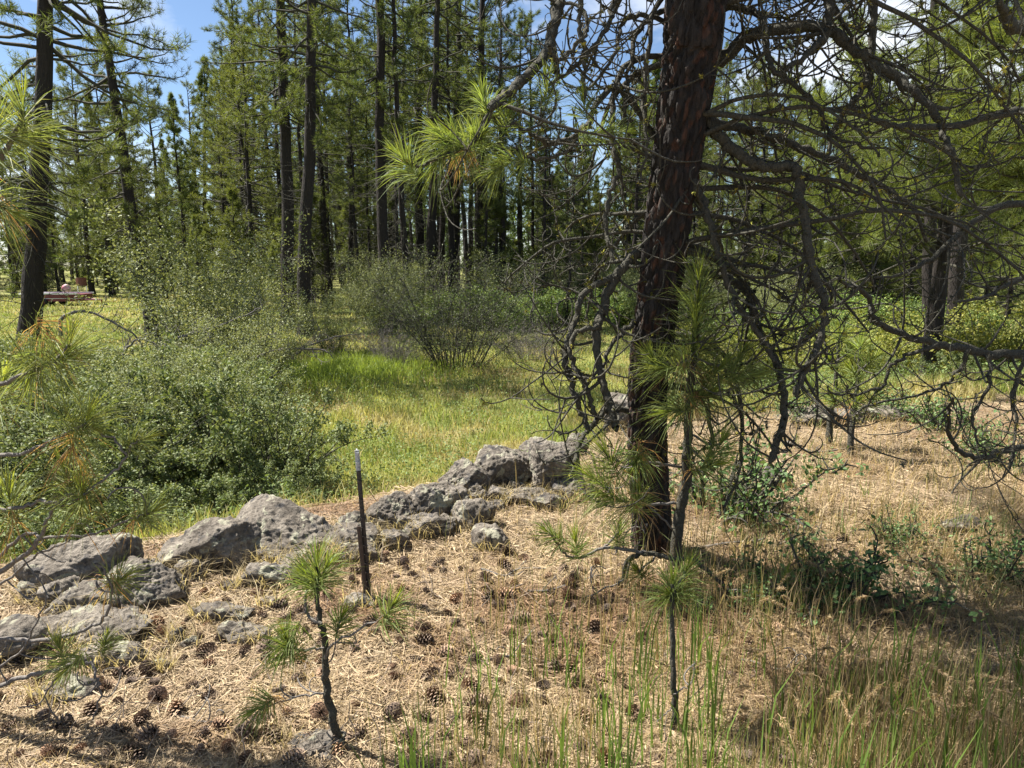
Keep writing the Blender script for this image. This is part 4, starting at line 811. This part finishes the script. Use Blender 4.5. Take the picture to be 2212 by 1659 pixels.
young_pine(P(1459, 1182, yy), [(1459, 1182), (1469, 1099), (1483, 1030), (1485, 960), (1488, 891), (1493, 822), (1499, 752), (1504, 700), (1506, 648), (1509, 605)], yy, yy-.12, 25, 11,
 'tall young pine with long needle tufts right in front of the big trunk',
 [([(1493, 822), (1465, 810), (1440, 795)], yy-.05, yy-.2, 8, 5, 0), ([(1490, 860), (1550, 850), (1600, 830), (1622, 811)], yy-.05, yy-.2, 8, 5, 2), ([(1488, 891), (1470, 892), (1452, 887)], yy-.05, yy-.2, 7, 5, 0),
  ([(1483, 1012), (1420, 1002), (1355, 1003), (1312, 985)], yy, yy-.3, 7, 4, 3), ([(1467, 1088), (1400, 1090), (1340, 1078), (1290, 1040)], yy, yy-.3, 7, 4, 3), ([(1485, 960), (1510, 985), (1535, 1005)], yy, yy-.2, 6, 4, 0),
  ([(1461, 1150), (1420, 1110), (1370, 1060), (1330, 1010)], yy, yy-.2, 5, 2, 3), ([(1496, 780), (1440, 785), (1412, 776)], yy-.1, yy-.2, 6, 4, 0), ([(1497, 770), (1550, 790), (1590, 772)], yy-.1, yy-.1, 7, 4, 1), ([(1487, 930), (1530, 960), (1556, 960)], yy, yy-.1, 6, 4, 0)],
 [((1509, 606), yy-.12, (0.03, 0, 1), .16, 0), ((1506, 660), yy-.12, (0, -.1, 1), .17, 0), ((1502, 712), yy-.12, (0, -.2, 1), .19, 0), ((1410, 776), yy-.2, (-.5, 0, .8), .14, 0), ((1438, 794), yy-.25, (-1, -.2, .05), .16, 14),
  ((1452, 887), yy-.25, (-.9, -.2, -.1), .17, 16), ((1622, 811), yy-.2, (.9, -.1, .25), .18, 0), ((1598, 770), yy-.1, (.4, 0, .9), .16, 0), ((1552, 797), yy-.1, (.5, -.2, .6), .16, 10), ((1500, 765), yy-.1, (.2, -.6, .5), .17, 8),
  ((1310, 983), yy-.3, (-.4, 0, .7), .16, 12), ((1284, 1034), yy-.3, (-.7, 0, .6), .16, 0), ((1379, 1071), yy-.2, (0, -.2, 1), .12, 0), ((1322, 1076), yy-.3, (-.8, 0, .3), .16, 20), ((1535, 1005), yy-.2, (.6, -.3, .3), .16, 10),
  ((1556, 958), yy-.1, (.4, 0, .9), .16, 0), ((1372, 1000), yy-.2, (-.2, -.5, -.2), .14, 40), ((1530, 850), yy-.1, (.6, -.3, .4), .16, 14)], rng, nn=145, lk=1.12, col=np.array([.175, .215, .072]))
g = G(731, 1625); ys = g[1]
young_pine(g, [(732, 1628), (717, 1540), (704, 1490), (703, 1423), (700, 1366), (691, 1340), (687, 1293), (682, 1222)], ys, ys+.02, 22, 8, 'little two topped pine sapling growing beside a grey stone among cones',
 [([(695, 1348), (668, 1335), (660, 1310), (667, 1250)], ys, ys+.05, 8, 6, 0), ([(703, 1423), (715, 1396), (740, 1380), (827, 1333), (847, 1312)], ys, ys-.1, 7, 4, 0), ([(700, 1400), (660, 1405), (630, 1400), (620, 1390)], ys, ys-.1, 6, 5, 0),
  ([(704, 1496), (660, 1502), (617, 1513), (560, 1533)], ys, ys-.1, 5, 3, 2), ([(703, 1450), (720, 1410), (727, 1370), (735, 1340)], ys, ys, 4, 2, 1)],
 [((684, 1222), ys+.02, (.1, 0, 1), .13, 0), ((700, 1235), ys, (.5, -.1, .8), .12, 0), ((664, 1246), ys+.05, (-.4, -.1, .8), .13, 0), ((620, 1388), ys-.1, (-.15, -.1, 1), .12, 10), ((622, 1392), ys-.1, (-.3, -.3, -.6), .11, 0), ((846, 1312), ys-.1, (.5, -.1, .8), .13, 6), ((735, 1340), ys, (.3, 0, .9), .09, 0), ((556, 1532), ys-.1, (-.6, -.2, -.3), .10, 20)], rng, nn=115)
g = G(1455, 1592); ys = g[1]
young_pine(g, [(1454, 1596), (1457, 1506), (1454, 1406), (1450, 1306), (1452, 1262)], ys, ys+.05, 17, 9, 'dark stemmed pine sapling with one upright tuft in front of the big trunk',
 [([(1452, 1300), (1465, 1260), (1480, 1235)], ys+.05, ys+.1, 6, 4, 0), ([(1455, 1530), (1435, 1545), (1420, 1560)], ys, ys-.05, 4, 2, 0), ([(1455, 1500), (1490, 1480), (1500, 1440)], ys, ys+.05, 4, 2, 1)],
 [((1453, 1264), ys+.05, (0, 0, 1), .125, 0), ((1480, 1237), ys+.1, (.3, 0, .9), .12, 0), ((1450, 1285), ys+.05, (-.3, -.5, .4), .11, 6)], rng, nn=115)
g = G(1352, 1262); ya = g[1]
young_pine(g, [(1352, 1290), (1350, 1240), (1362, 1205), (1400, 1195), (1440, 1203), (1474, 1206), (1501, 1210), (1541, 1246), (1574, 1276), (1624, 1303)], ya, ya-.35, 13, 8, 'bent young pine arching along the ground with grey bark and side tufts',
 [([(1400, 1195), (1370, 1190), (1304, 1184), (1250, 1204), (1215, 1190), (1190, 1155)], ya-.1, ya-.15, 9, 4, 2), ([(1304, 1184), (1325, 1165), (1337, 1148)], ya-.1, ya-.1, 6, 4, 0), ([(1574, 1276), (1640, 1275), (1690, 1255)], ya-.3, ya-.3, 7, 4, 0),
  ([(1360, 1215), (1350, 1250), (1300, 1275), (1263, 1290)], ya-.1, ya-.25, 6, 3, 2), ([(1420, 1200), (1395, 1220), (1380, 1235)], ya-.1, ya-.2, 5, 4, 0)],
 [((1188, 1152), ya-.15, (-.7, 0, .5), .13, 8), ((1244, 1172), ya-.15, (-.1, -.1, .8), .13, 0), ((1337, 1150), ya-.1, (.1, 0, 1), .13, 0), ((1380, 1234), ya-.2, (-.3, -.3, .4), .11, 8), ((1622, 1300), ya-.35, (.3, -.1, .8), .12, 0), ((1690, 1256), ya-.3, (.4, .1, .9), .15, 0), ((1650, 1290), ya-.33, (.7, -.2, .3), .13, 0)], rng, nn=115)
for (ub, vb, vt, lab) in ((1790, 962, 840, 'slim sapling stem, paler of the twin saplings near the ledge rock'), (1836, 988, 862, 'slim sapling stem, darker of the twin saplings near the ledge rock')):
    g = G(ub, vb); q = g[1]
    young_pine(g, [(ub, vb+6), (ub+4, (vb+vt)/2), (ub+14, vt), (ub+22, vt-120)], q, q+.1, 15, 6, lab, [([(ub+8, vt+40), (ub+40, vt+10), (ub+55, vt-10)], q, q, 5, 4, 1), ([(ub+10, vt+30), (ub-25, vt+5), (ub-40, vt-5)], q, q, 5, 4, 1), ([(ub+18, vt-60), (ub+50, vt-85)], q, q, 4, 3, 0)],
     [((ub+56, vt-12), q, (.5, 0, .8), .17, 0), ((ub-40, vt-6), q, (-.5, 0, .8), .17, 6), ((ub+22, vt-122), q, (0, 0, 1), .18, 0), ((ub+50, vt-86), q, (.6, 0, .7), .16, 0), ((ub+15, vt+6), q, (.1, -.6, .6), .16, 10), ((ub+5, vt-60), q, (-.6, -.2, .7), .17, 0)], rng, nn=90)
# pine at the left edge: stem outside the frame, grey twigs and tufts reach in
lp = P(-230, 1500, 2.45); lp[2] = float(H(lp[0], 2.45)); yl = 2.45
young_pine(lp, [(-230, 1720), (-225, 1400), (-228, 1000), (-220, 600), (-215, 260), (-215, 150)], yl, yl, 19, 10, 'young pine with pale grey twigs and loose needle tufts beside the flat slabs',
 [([(-226, 1080), (-100, 1010), (0, 986), (43, 981), (83, 966), (123, 946), (183, 916)], yl, yl-.05, 11, 6, 0), ([(183, 916), (233, 943), (273, 980), (247, 1016), (213, 1046), (180, 1068)], yl-.05, yl-.1, 5, 6, 0), ([(273, 980), (287, 960), (303, 951)], yl-.06, yl-.06, 4, 3, 0),
  ([(-226, 1180), (-100, 1115), (0, 1100), (40, 1096), (83, 1086), (117, 1083), (173, 1076)], yl, yl-.1, 11, 6, 0), ([(-228, 1350), (-90, 1280), (0, 1236), (33, 1213), (73, 1180), (90, 1153), (113, 1106), (130, 1085)], yl, yl-.1, 15, 6, 2), ([(-60, 1262), (0, 1205), (50, 1156), (93, 1160), (173, 1158), (227, 1146), (283, 1121), (322, 1110)], yl-.02, yl-.1, 9, 4, 2),
  ([(-60, 1275), (0, 1262), (60, 1215), (95, 1190), (150, 1168)], yl, yl-.05, 7, 4, 2), ([(-228, 1450), (-100, 1390), (0, 1380), (83, 1383), (150, 1370), (200, 1356), (230, 1326), (238, 1293), (237, 1266), (217, 1220)], yl, yl-.15, 12, 4, 3), ([(-228, 1560), (-100, 1520), (0, 1480), (67, 1460), (133, 1443), (187, 1428), (200, 1440), (213, 1466), (217, 1496), (200, 1556)], yl, yl-.2, 13, 4, 4),
  ([(0, 1440), (50, 1400), (75, 1350), (95, 1310), (98, 1280)], yl-.1, yl-.1, 6, 3, 1), ([(-226, 900), (-100, 850), (0, 830), (70, 800), (125, 780), (150, 745)], yl, yl-.1, 12, 8, 0), ([(-220, 560), (-120, 420), (-40, 360), (0, 340), (30, 290), (48, 240)], yl, yl-.1, 13, 9, 0), ([(-222, 700), (-120, 560), (-40, 480), (10, 450)], yl, yl-.1, 10, 6, 0), ([(-100, 400), (-40, 330), (-10, 300)], yl, yl-.1, 8, 5, 0),
  ([(130, 1443), (110, 1480), (90, 1515), (40, 1530)], yl-.15, yl-.2, 5, 3, 1)],
 [((50, 232), yl-.1, (.15, 0, 1), .13, 0), ((25, 300), yl-.1, (.9, -.1, -.25), .19, 0), ((-20, 290), yl-.1, (.7, 0, .6), .17, 0), ((10, 450), yl-.1, (.8, -.2, -.3), .14, 60), ((150, 742), yl-.1, (.35, 0, .9), .17, 0), ((128, 775), yl-.1, (.7, -.2, .2), .19, 0), ((72, 798), yl-.08, (-.1, -.4, -.6), .17, 50), ((5, 830), yl, (.3, -.2, .4), .18, 12),
  ((184, 914), yl-.05, (.4, 0, .8), .15, 40), ((190, 918), yl-.06, (.9, -.3, -.1), .14, 0), ((176, 1074), yl-.1, (.1, 0, 1), .16, 10), ((178, 1080), yl-.12, (.3, -.6, -.2), .15, 20), ((142, 1020), yl-.05, (-.3, 0, .9), .10, 0), ((304, 950), yl-.06, (.8, 0, .3), .08, 0), ((20, 1075), yl-.05, (.1, -.2, .9), .14, 30), ((325, 1108), yl-.1, (.7, -.1, .4), .11, 14), ((262, 1250), yl-.12, (.5, -.2, .3), .11, 25), ((128, 1400), yl-.12, (-.2, 0, .9), .08, 0), ((228, 1385), yl-.12, (.3, 0, .9), .07, 0), ((150, 1440), yl-.15, (-.3, -.3, -.3), .09, 0)], rng, nn=100, mat='bark', lk=1.2, col=np.array([.175, .205, .078]))

# ------------------------------------------------------------------ fallen dead boughs and sticks
def fallen(pts, d, w, label, nt, rng, yb=None, group=None, lm=.8):
    path = limb_path(pts, d, yb or d, rng, 5, .01); b = path[np.argmin(path[:, 2])]; org = np.array([b[0], b[1], float(H(b[0], b[1]))])
    zf = H(path[:, 0], path[:, 1])+.03; path[:, 2] = np.maximum(path[:, 2], zf)
    o = empty('fallen_branch', org, label, 'branch', group); r = np.linspace(w/2*mpp(d), w*.15*mpp(d), len(path)); a = Acc(); tubes(a, path-org, r, 6); obj('bough', a.mesh('bough', M['twig' if group is None else 'branch'], True), o)
    if nt: a = Acc(); add_twigs(a, path-org, r[0], r[-1], nt, rng, .3*lm, lm, bias=(0, 0, .1), rt=.012, sub=3); tag(obj('twigs', a.mesh('twigs', M['twig'], True), o), kind='stuff')
fallen([(345, 775), (350, 750), (393, 726), (433, 716), (467, 706), (533, 680), (567, 663)], 14.5, 9, 'long dead branch rising to a point above the leafy thicket', 16, rng, 15.5)
fallen([(330, 775), (355, 750), (400, 748), (443, 760), (477, 780)], 14, 8, 'arched dead branch drooping into the leafy thicket', 12, rng, 14)
fallen([(265, 790), (268, 765), (285, 740), (310, 733), (345, 748)], 14, 7, 'small arched dead branch beside the leaning pine foot', 8, rng)
fallen([(130, 725), (133, 690), (160, 674), (200, 676), (267, 708), (300, 735), (310, 770)], 15.5, 9, 'dark bent dead bough bowing over the leafy thicket near the thick pine', 14, rng)
fallen([(550, 775), (583, 760), (633, 753), (700, 758), (720, 775)], 14, 7, 'thin dead branch trailing toward the bright green grass', 12, rng)
fallen([(640, 765), (667, 745), (737, 726), (775, 722)], 15, 6, 'thin dead branch pointing at the dark multi stemmed bush', 10, rng)
def stick(pts, w, label, group, rng):
    p = np.array([G(u, v) for u, v in pts]); p = spline(p, 4); p[:, 2] = H(p[:, 0], p[:, 1])+.022; o_ = p[0].copy(); r = np.linspace(w/2, w*.3, len(p))*mpp(p[0, 1]); a = Acc(); tubes(a, p-o_, r, 6)
    add_twigs(a, p-o_, r[0], r[-1], 3, rng, .06, .2, bias=(0, 0, .3), sub=0); tag(obj('stick', a.mesh('stick', M['twig'], True), None, o_), label, 'stick', group)
stick([(1420, 1205), (1500, 1196), (1560, 1186), (1640, 1178)], 11, 'long dry stick lying in the shade at the foot of the big trunk', None, rng)
SK = ('thin dry twig lying on the needle litter', 'dry twigs on the needle litter')
for s in ([(1040, 1240), (1090, 1256), (1120, 1240), (1180, 1240)], [(1140, 1287), (1200, 1282), (1260, 1262), (1330, 1240)], [(1680, 1185), (1740, 1172), (1800, 1178)], [(1900, 1150), (1980, 1168), (2040, 1160)], [(560, 1190), (600, 1185), (640, 1190)],
          [(1600, 1440), (1680, 1462), (1740, 1440)], [(1050, 1440), (1120, 1430), (1180, 1445)], [(380, 1560), (450, 1575), (520, 1560)], [(1700, 960), (1760, 985), (1830, 975)]): stick(s, 6, *SK, rng)

# ------------------------------------------------------------------ pine cones
def cone_mesh(seed, opened=1.0):
    rng = np.random.default_rng(seed); a = Acc(); n = 92; Lh = .085
    k = np.arange(n); t = (k+.5)/n; an = k*2.39996; z = (t-.5)*Lh; rad = .030*np.sin(np.clip(t*.92+.07, 0, 1)*math.pi)**.6
    d = np.stack([np.cos(an), np.sin(an), 0*an], -1); el = np.radians(-25+85*t)*opened; out = d*np.cos(el)[:, None]+np.array([0, 0, 1])*np.sin(el)[:, None]; sd = np.stack([-np.sin(an), np.cos(an), 0*an], -1)
    b = d*.006+np.array([0, 0, 1])*z[:, None]; ln = rad[:, None]; w = (.0075*np.sin(t*math.pi)**.4)[:, None]
    up = np.cross(out, sd); tip = b+out*ln
    V = np.stack([b-sd*w*.4, b+sd*w*.4, tip+sd*w, tip-sd*w, tip+out*.004+up*.0015, tip-up*.004], 1); i = k[:, None]*6
    c1 = np.array([.085, .055, .040]); c2 = np.array([.25, .18, .13]); cc = np.stack([c1, c1, c2, c2, c2*1.2, c1*1.3], 0)[None]*rng.uniform(.75, 1.25, (n, 1, 1))
    a.add(V, quads=i+np.array([[0, 1, 2, 3]]), tris=np.concatenate([i+np.array([[3, 2, 4]]), i+np.array([[3, 5, 2]]), i+np.array([[0, 5, 1]])]), col=cc.reshape(-1, 3))
    zz = np.linspace(-Lh/2, Lh/2, 5); tubes(a, np.stack([0*zz, 0*zz, zz], -1), [.006, .011, .011, .009, .003], 6, (.05, .034, .026)); return a.mesh('pine_cone', M['cone'])
CM = [cone_mesh(1), cone_mesh(2, .8), cone_mesh(3, 1.15)]
rng = np.random.default_rng(42); n = 0; random.seed(3); cpos = []
while n < 290:
    u = rng.uniform(-10, 2220) if rng.uniform() < .35 else rng.uniform(-10, 1350); v = 1175+490*rng.uniform()**.85
    if u < 420 and v < 1340: continue
    if v < 1210 and u < 760: continue
    g = G(u, v)
    if n2(g[0:1], g[1:2], 1.7, 2, 71)[0] < rng.uniform(.25, .6): continue
    if any((g[0]-a)**2+(g[1]-b)**2 < .075**2 for a, b in cpos): continue
    cpos.append((g[0], g[1])); n += 1
    o = obj('pine_cone', random.choice(CM), None, (g[0], g[1], float(H(g[0], g[1]))+rng.uniform(.018, .032))); s = .42+.6*rng.uniform()**1.2; o.scale = (s, s, s)
    o.rotation_euler = (math.pi/2+rng.normal()*.4, rng.normal()*.4, rng.uniform(0, 6.28)); tag(o, 'open brown pine cone lying on the dry needle litter', 'pine cone', 'pine cones scattered on the bank')

# ------------------------------------------------------------------ litter and grasses
def screen_scatter(n, u0, u1, v0, v1, rng, pw=1.0):
    """points on the bank spread evenly over a window of the view, so near ground gets as many as it needs"""
    u = rng.uniform(u0, u1, n)*K; v = (v0+(v1-v0)*rng.uniform(0, 1, n)**pw)*K
    cx = (u-512)/FPX; cy = -(v-384)/FPX; dy = CP+cy*SP; dz = -SP+cy*CP; z = np.zeros(n)
    for _ in range(4): t = (CAM_Z-z)/np.maximum(-dz, 1e-3); x = cx*t; y = dy*t; z = H(x, y)
    return x, y, z
def bank_only(x, y, z, lim=.35): k = meadow_mask(x, y) < lim; return x[k], y[k], z[k]
rng = np.random.default_rng(123)
x, y, z = screen_scatter(190000, -150, 2360, 850, 1760, rng, .9); x, y, z = bank_only(x, y, z, .5); n = len(x)
az = rng.uniform(0, 6.283, n); el = rng.normal(size=n)*.16+.06; L = rng.uniform(.07, .17, n); d = np.stack([np.cos(az)*np.cos(el), np.sin(az)*np.cos(el), np.sin(el)], -1)
b = np.stack([x, y, z+rng.uniform(.002, .026, n)], -1)-d*(L*.5)[:, None]; b[:, 2] = np.maximum(b[:, 2], z-.004); sd = np.stack([-np.sin(az), np.cos(az), rng.normal(size=n)*.5], -1)*(.0014+.00030*y)[:, None]
tone = rng.uniform(0, 1, (n, 1)); c = (np.array([.57, .445, .265])*(1-tone)+np.array([.38, .27, .17])*tone)*rng.uniform(.5, 1.2, (n, 1))
pt = sstep(.50, .66, n2(x, y, 1.5, 3, 203))[:, None]*.85; c = c*(1-pt)+c*np.array([.58, .46, .40])*pt
V = np.stack([b-sd, b+sd, b+d*L[:, None]+sd*.4], 1); i = np.arange(n)[:, None]*3; a = Acc(); a.add(V, tris=i+np.array([[0, 1, 2]]), col=np.repeat(c, 3, 0))
tag(obj('needle_litter', a.mesh('needle_litter', M['litter'])), 'tan fallen pine needles covering the bank', 'litter', kind='stuff')

x, y, z = screen_scatter(60000, -150, 2360, 860, 1780, rng, .9); x, y, z = bank_only(x, y, z); k = (n2(x, y, 1.6, 3, 90) > .42) & (rng.uniform(0, 1, len(x)) < .22+.78*sstep(-.4, 1.6, x)); x, y, z = x[k], y[k], z[k]; n = len(x)
c = np.array([.44, .33, .18])*rng.uniform(.65, 1.2, (n, 1)); a = Acc(); blades(a, np.stack([x, y, z-.005], -1), rng.uniform(.04, .13, n)*(1+.8*sstep(1, 3, x)), .0016+.0005*y, rng.uniform(.4, 1.6, n), rng, c)
tag(obj('dry_grass', a.mesh('dry_grass', M['grass'])), 'short curled straw coloured grass on the bank', 'grass', kind='stuff')

B = []; a = Acc()                                                              # tufts of straw banked against the boulders
for (rx, ry, rw, rd) in ROCKS:
    m = int(60+260*rw); t = rng.uniform(math.pi*.9, math.pi*2.1, m); q = rng.uniform(.42, .62, m); B.append(np.stack([rx+np.cos(t)*rw*q, ry+np.sin(t)*rd*q], -1))
B = np.concatenate(B); B = np.column_stack([B, H(B[:, 0], B[:, 1])-.005]); n = len(B); k = n2(B[:, 0], B[:, 1], 5, 2, 12) > .42; B = B[k]; n = len(B)
blades(a, B, rng.uniform(.05, .19, n), .0032+.0003*B[:, 1], rng.uniform(.2, 1.3, n), rng, np.array([.52, .42, .25])*rng.uniform(.55, 1.15, (n, 1)))
tag(obj('straw_tufts', a.mesh('straw_tufts', M['grass'])), 'dry straw growing up round the feet of the boulders', 'grass', kind='stuff')
x, y, z = screen_scatter(1500, -100, 2330, 900, 1740, rng, .8); x, y, z = bank_only(x, y, z, .6); n = len(x); az = rng.uniform(0, 6.283, n); d = np.stack([np.cos(az), np.sin(az), rng.normal(size=n)*.15+.05], -1)
a = Acc(); G_ = grow(np.stack([x, y, z+.012], -1), d, rng.uniform(.04, .22, n), 5, rng, .25); tubes(a, G_, taper(n, 5, .0024+.0003*y, .0014), 4, np.array([.14, .11, .085])*rng.uniform(.5, 1.8, (n, 1)))
tag(obj('twig_debris', a.mesh('twig_debris', M['litter'])), 'small broken dark twigs strewn over the needle litter', 'litter', kind='stuff')

# standing stems: tan and green, thickest right of the post and along the front
def dens(x, y): return n2(x, y, 1.3, 3, 33)
x, y, z = screen_scatter(10000, 560, 2360, 880, 1800, rng, .65); x, y, z = bank_only(x, y, z); k = (dens(x, y) > .46) & (rng.uniform(0, 1, len(x)) < sstep(-.8, 1.2, x)*.9+.1); x, y, z = x[k], y[k], z[k]; n = len(x)
gr = rng.uniform(0, 1, (n, 1)) < .33; c = np.where(gr, np.array([[.155, .175, .055]]), np.array([[.36, .27, .15]]))*rng.uniform(.7, 1.2, (n, 1))
a = Acc(); blades(a, np.stack([x, y, z-.01], -1), rng.uniform(.14, .40, n), rng.uniform(.0022, .0042, n), rng.uniform(.02, .28, n), rng, c, .3)
tag(obj('standing_grass_stems', a.mesh('standing_grass_stems', M['grass'])), 'thin upright tan and green grass stems on the bank', 'grass', kind='stuff')
a = Acc()
for k in range(120):                                                          # clumps of broad green blades along the front
    u = 1150+1150*rng.uniform()**.75 if rng.uniform() < .8 else rng.uniform(820, 1400); v = rng.uniform(1480, 1950) if u > 1600 else rng.uniform(1430, 1850)
    xx, yy_, zz_ = screen_scatter(1, u, u+1, v, v+1, rng); m = rng.integers(4, 10); B = np.stack([xx+rng.normal(size=m)*.035, yy_+rng.normal(size=m)*.035, zz_+0*rng.normal(size=m)-.01], -1)
    c = np.array([.115, .175, .038])*rng.uniform(.7, 1.35, (m, 1)); blades(a, B, rng.uniform(.18, .46, m), rng.uniform(.004, .0095, m), rng.uniform(.02, .3, m), rng, c, .25)
tag(obj('green_grass_blades', a.mesh('green_grass_blades', M['grass'])), 'broad green grass blades along the front of the bank', 'grass', kind='stuff')
a = Acc()                                                                     # grey green weeds dotted over the slope behind the big pine
for k in range(150):
    u = rng.uniform(1480, 2330); v = rng.uniform(890, 1330); xx, yy_, zz_ = screen_scatter(1, u, u+1, v, v+1, rng); m = rng.integers(8, 22); sp = rng.uniform(.02, .07)
    B = np.column_stack([xx+rng.normal(size=m)*sp, yy_+rng.normal(size=m)*sp, np.full(m, zz_[0]-.01)]); c = (np.array([.17, .205, .085]) if rng.uniform() < .6 else np.array([.40, .32, .19]))*rng.uniform(.6, 1.2, (m, 1))
    blades(a, B, rng.uniform(.06, .26, m), rng.uniform(.004, .008, m), rng.uniform(.1, .9, m), rng, c, .3)
tag(obj('slope_weeds', a.mesh('slope_weeds', M['grass'])), 'grey green and straw weed clumps on the slope right of the big pine', 'weeds', kind='stuff')
a = Acc(); S = []                                                             # drooping seed heads on arched stalks
x, y, z = screen_scatter(230, 1560, 2330, 1240, 1660, rng); n = len(x); az = rng.uniform(0, 6.283, n); ld = np.stack([np.cos(az), np.sin(az), 0*az], -1); hh = rng.uniform(.14, .32, n)[:, None]; B = np.stack([x, y, z-.01], -1); up = np.array([0, 0, 1.])
ts = np.linspace(0, 1, 9)[None, :, None]; reach = rng.uniform(.3, .7, n)[:, None]
PT = B[:, None]+up*(hh*1.0)[:, None]*(1-(1-ts)**2)*1.0-up*hh[:, None]*.35*np.maximum(ts-.6, 0)*2.2+ld[:, None]*(hh*reach)[:, None]*ts**2.2
c = np.array([.42, .31, .18])*rng.uniform(.7, 1.15, (n, 1)); tubes(a, PT, taper(n, 9, .0016, .0012), 3, c)
HD = PT[:, 6:]; C = np.concatenate([HD[:, j]*(1-f)+HD[:, j+1]*f for j in (0, 1) for f in (0., .33, .66)]); DD = np.concatenate([HD[:, j+1]-HD[:, j] for j in (0, 1) for f in (0, 1, 2)])
tufts(a, C, DD, .020, 18, .0034, rng, np.tile(c*1.12, (6, 1)), 15, 60, .2, .2)
tag(obj('seed_head_grass', a.mesh('seed_head_grass', M['grass'])), 'tan grass with drooping fuzzy seed heads in the shade', 'grass', kind='stuff')

# meadow
def meadow_scatter(n, y0, y1, rng, x0=-.85, x1=.85):
    y = np.exp(rng.uniform(math.log(y0), math.log(y1), n)); x = rng.uniform(x0, x1, n)*y; k = meadow_mask(x, y) > .3; x, y = x[k], y[k]; return x, y, H(x, y)
x, y, z = meadow_scatter(300000, 4.2, 60, rng); n = len(x); c = field_colour(x, y)*rng.uniform(.65, 1.35, (n, 1))
t = rng.uniform(0, 1, (n, 1)) < .18; c = np.where(t, np.array([[.47, .385, .19]])*rng.uniform(.7, 1.1, (n, 1)), c)
hgt = rng.uniform(.06, .24, n)*(.25+1.5*n2(x, y, 1.1, 3, 61)); a = Acc(); blades(a, np.stack([x, y, z-.01], -1), hgt, .0024+.00085*y, rng.uniform(.1, .9, n), rng, c)
tag(obj('meadow_grass', a.mesh('meadow_grass', M['grass'])), 'yellow green and straw coloured meadow grass below the bank', 'grass', kind='stuff')
x, y, z = meadow_scatter(150000, 4.6, 34, rng); k = n2(x, y, .8, 3, 19) > .45; x, y, z = x[k], y[k], z[k]; n = len(x); Cn = np.stack([x, y, z+rng.uniform(.03, .30, n)], -1)
nn_ = nrm(rng.normal(size=(n, 3))+np.array([0, 0, 1.2])); d = nrm(np.cross(nn_, rng.normal(size=(n, 3)))); e = np.cross(nn_, d); s = (rng.uniform(.010, .020, n)*(1+y*.03))[:, None]
c = np.array([.16, .225, .075])*rng.uniform(.7, 1.35, (n, 1)); a = Acc(); a.add(np.stack([Cn-d*s, Cn+e*s*.5, Cn+d*s, Cn-e*s*.5], 1), quads=np.arange(n)[:, None]*4+np.array([[0, 1, 2, 3]]), col=np.repeat(c, 4, 0))
tag(obj('meadow_herbs', a.mesh('meadow_herbs', M['leaf'])), 'low leafy green herbs mixed in the meadow grass', 'ground cover', kind='stuff')
pg = G(760, 800); n = 6500; x = pg[0]+.2+rng.normal(size=n)*1.15; y = pg[1]-.6+rng.normal(size=n)*1.2; z = H(x, y); c = np.array([.23, .29, .055])*rng.uniform(.7, 1.3, (n, 1))
a = Acc(); blades(a, np.stack([x, y, z-.01], -1), rng.uniform(.12, .48, n), rng.uniform(.012, .022, n), rng.uniform(.05, .7, n), rng, c); tag(obj('bright_green_grass', a.mesh('bright_green_grass', M['grass'])), 'vivid green grass patch at the end of the thicket', 'grass', kind='stuff')
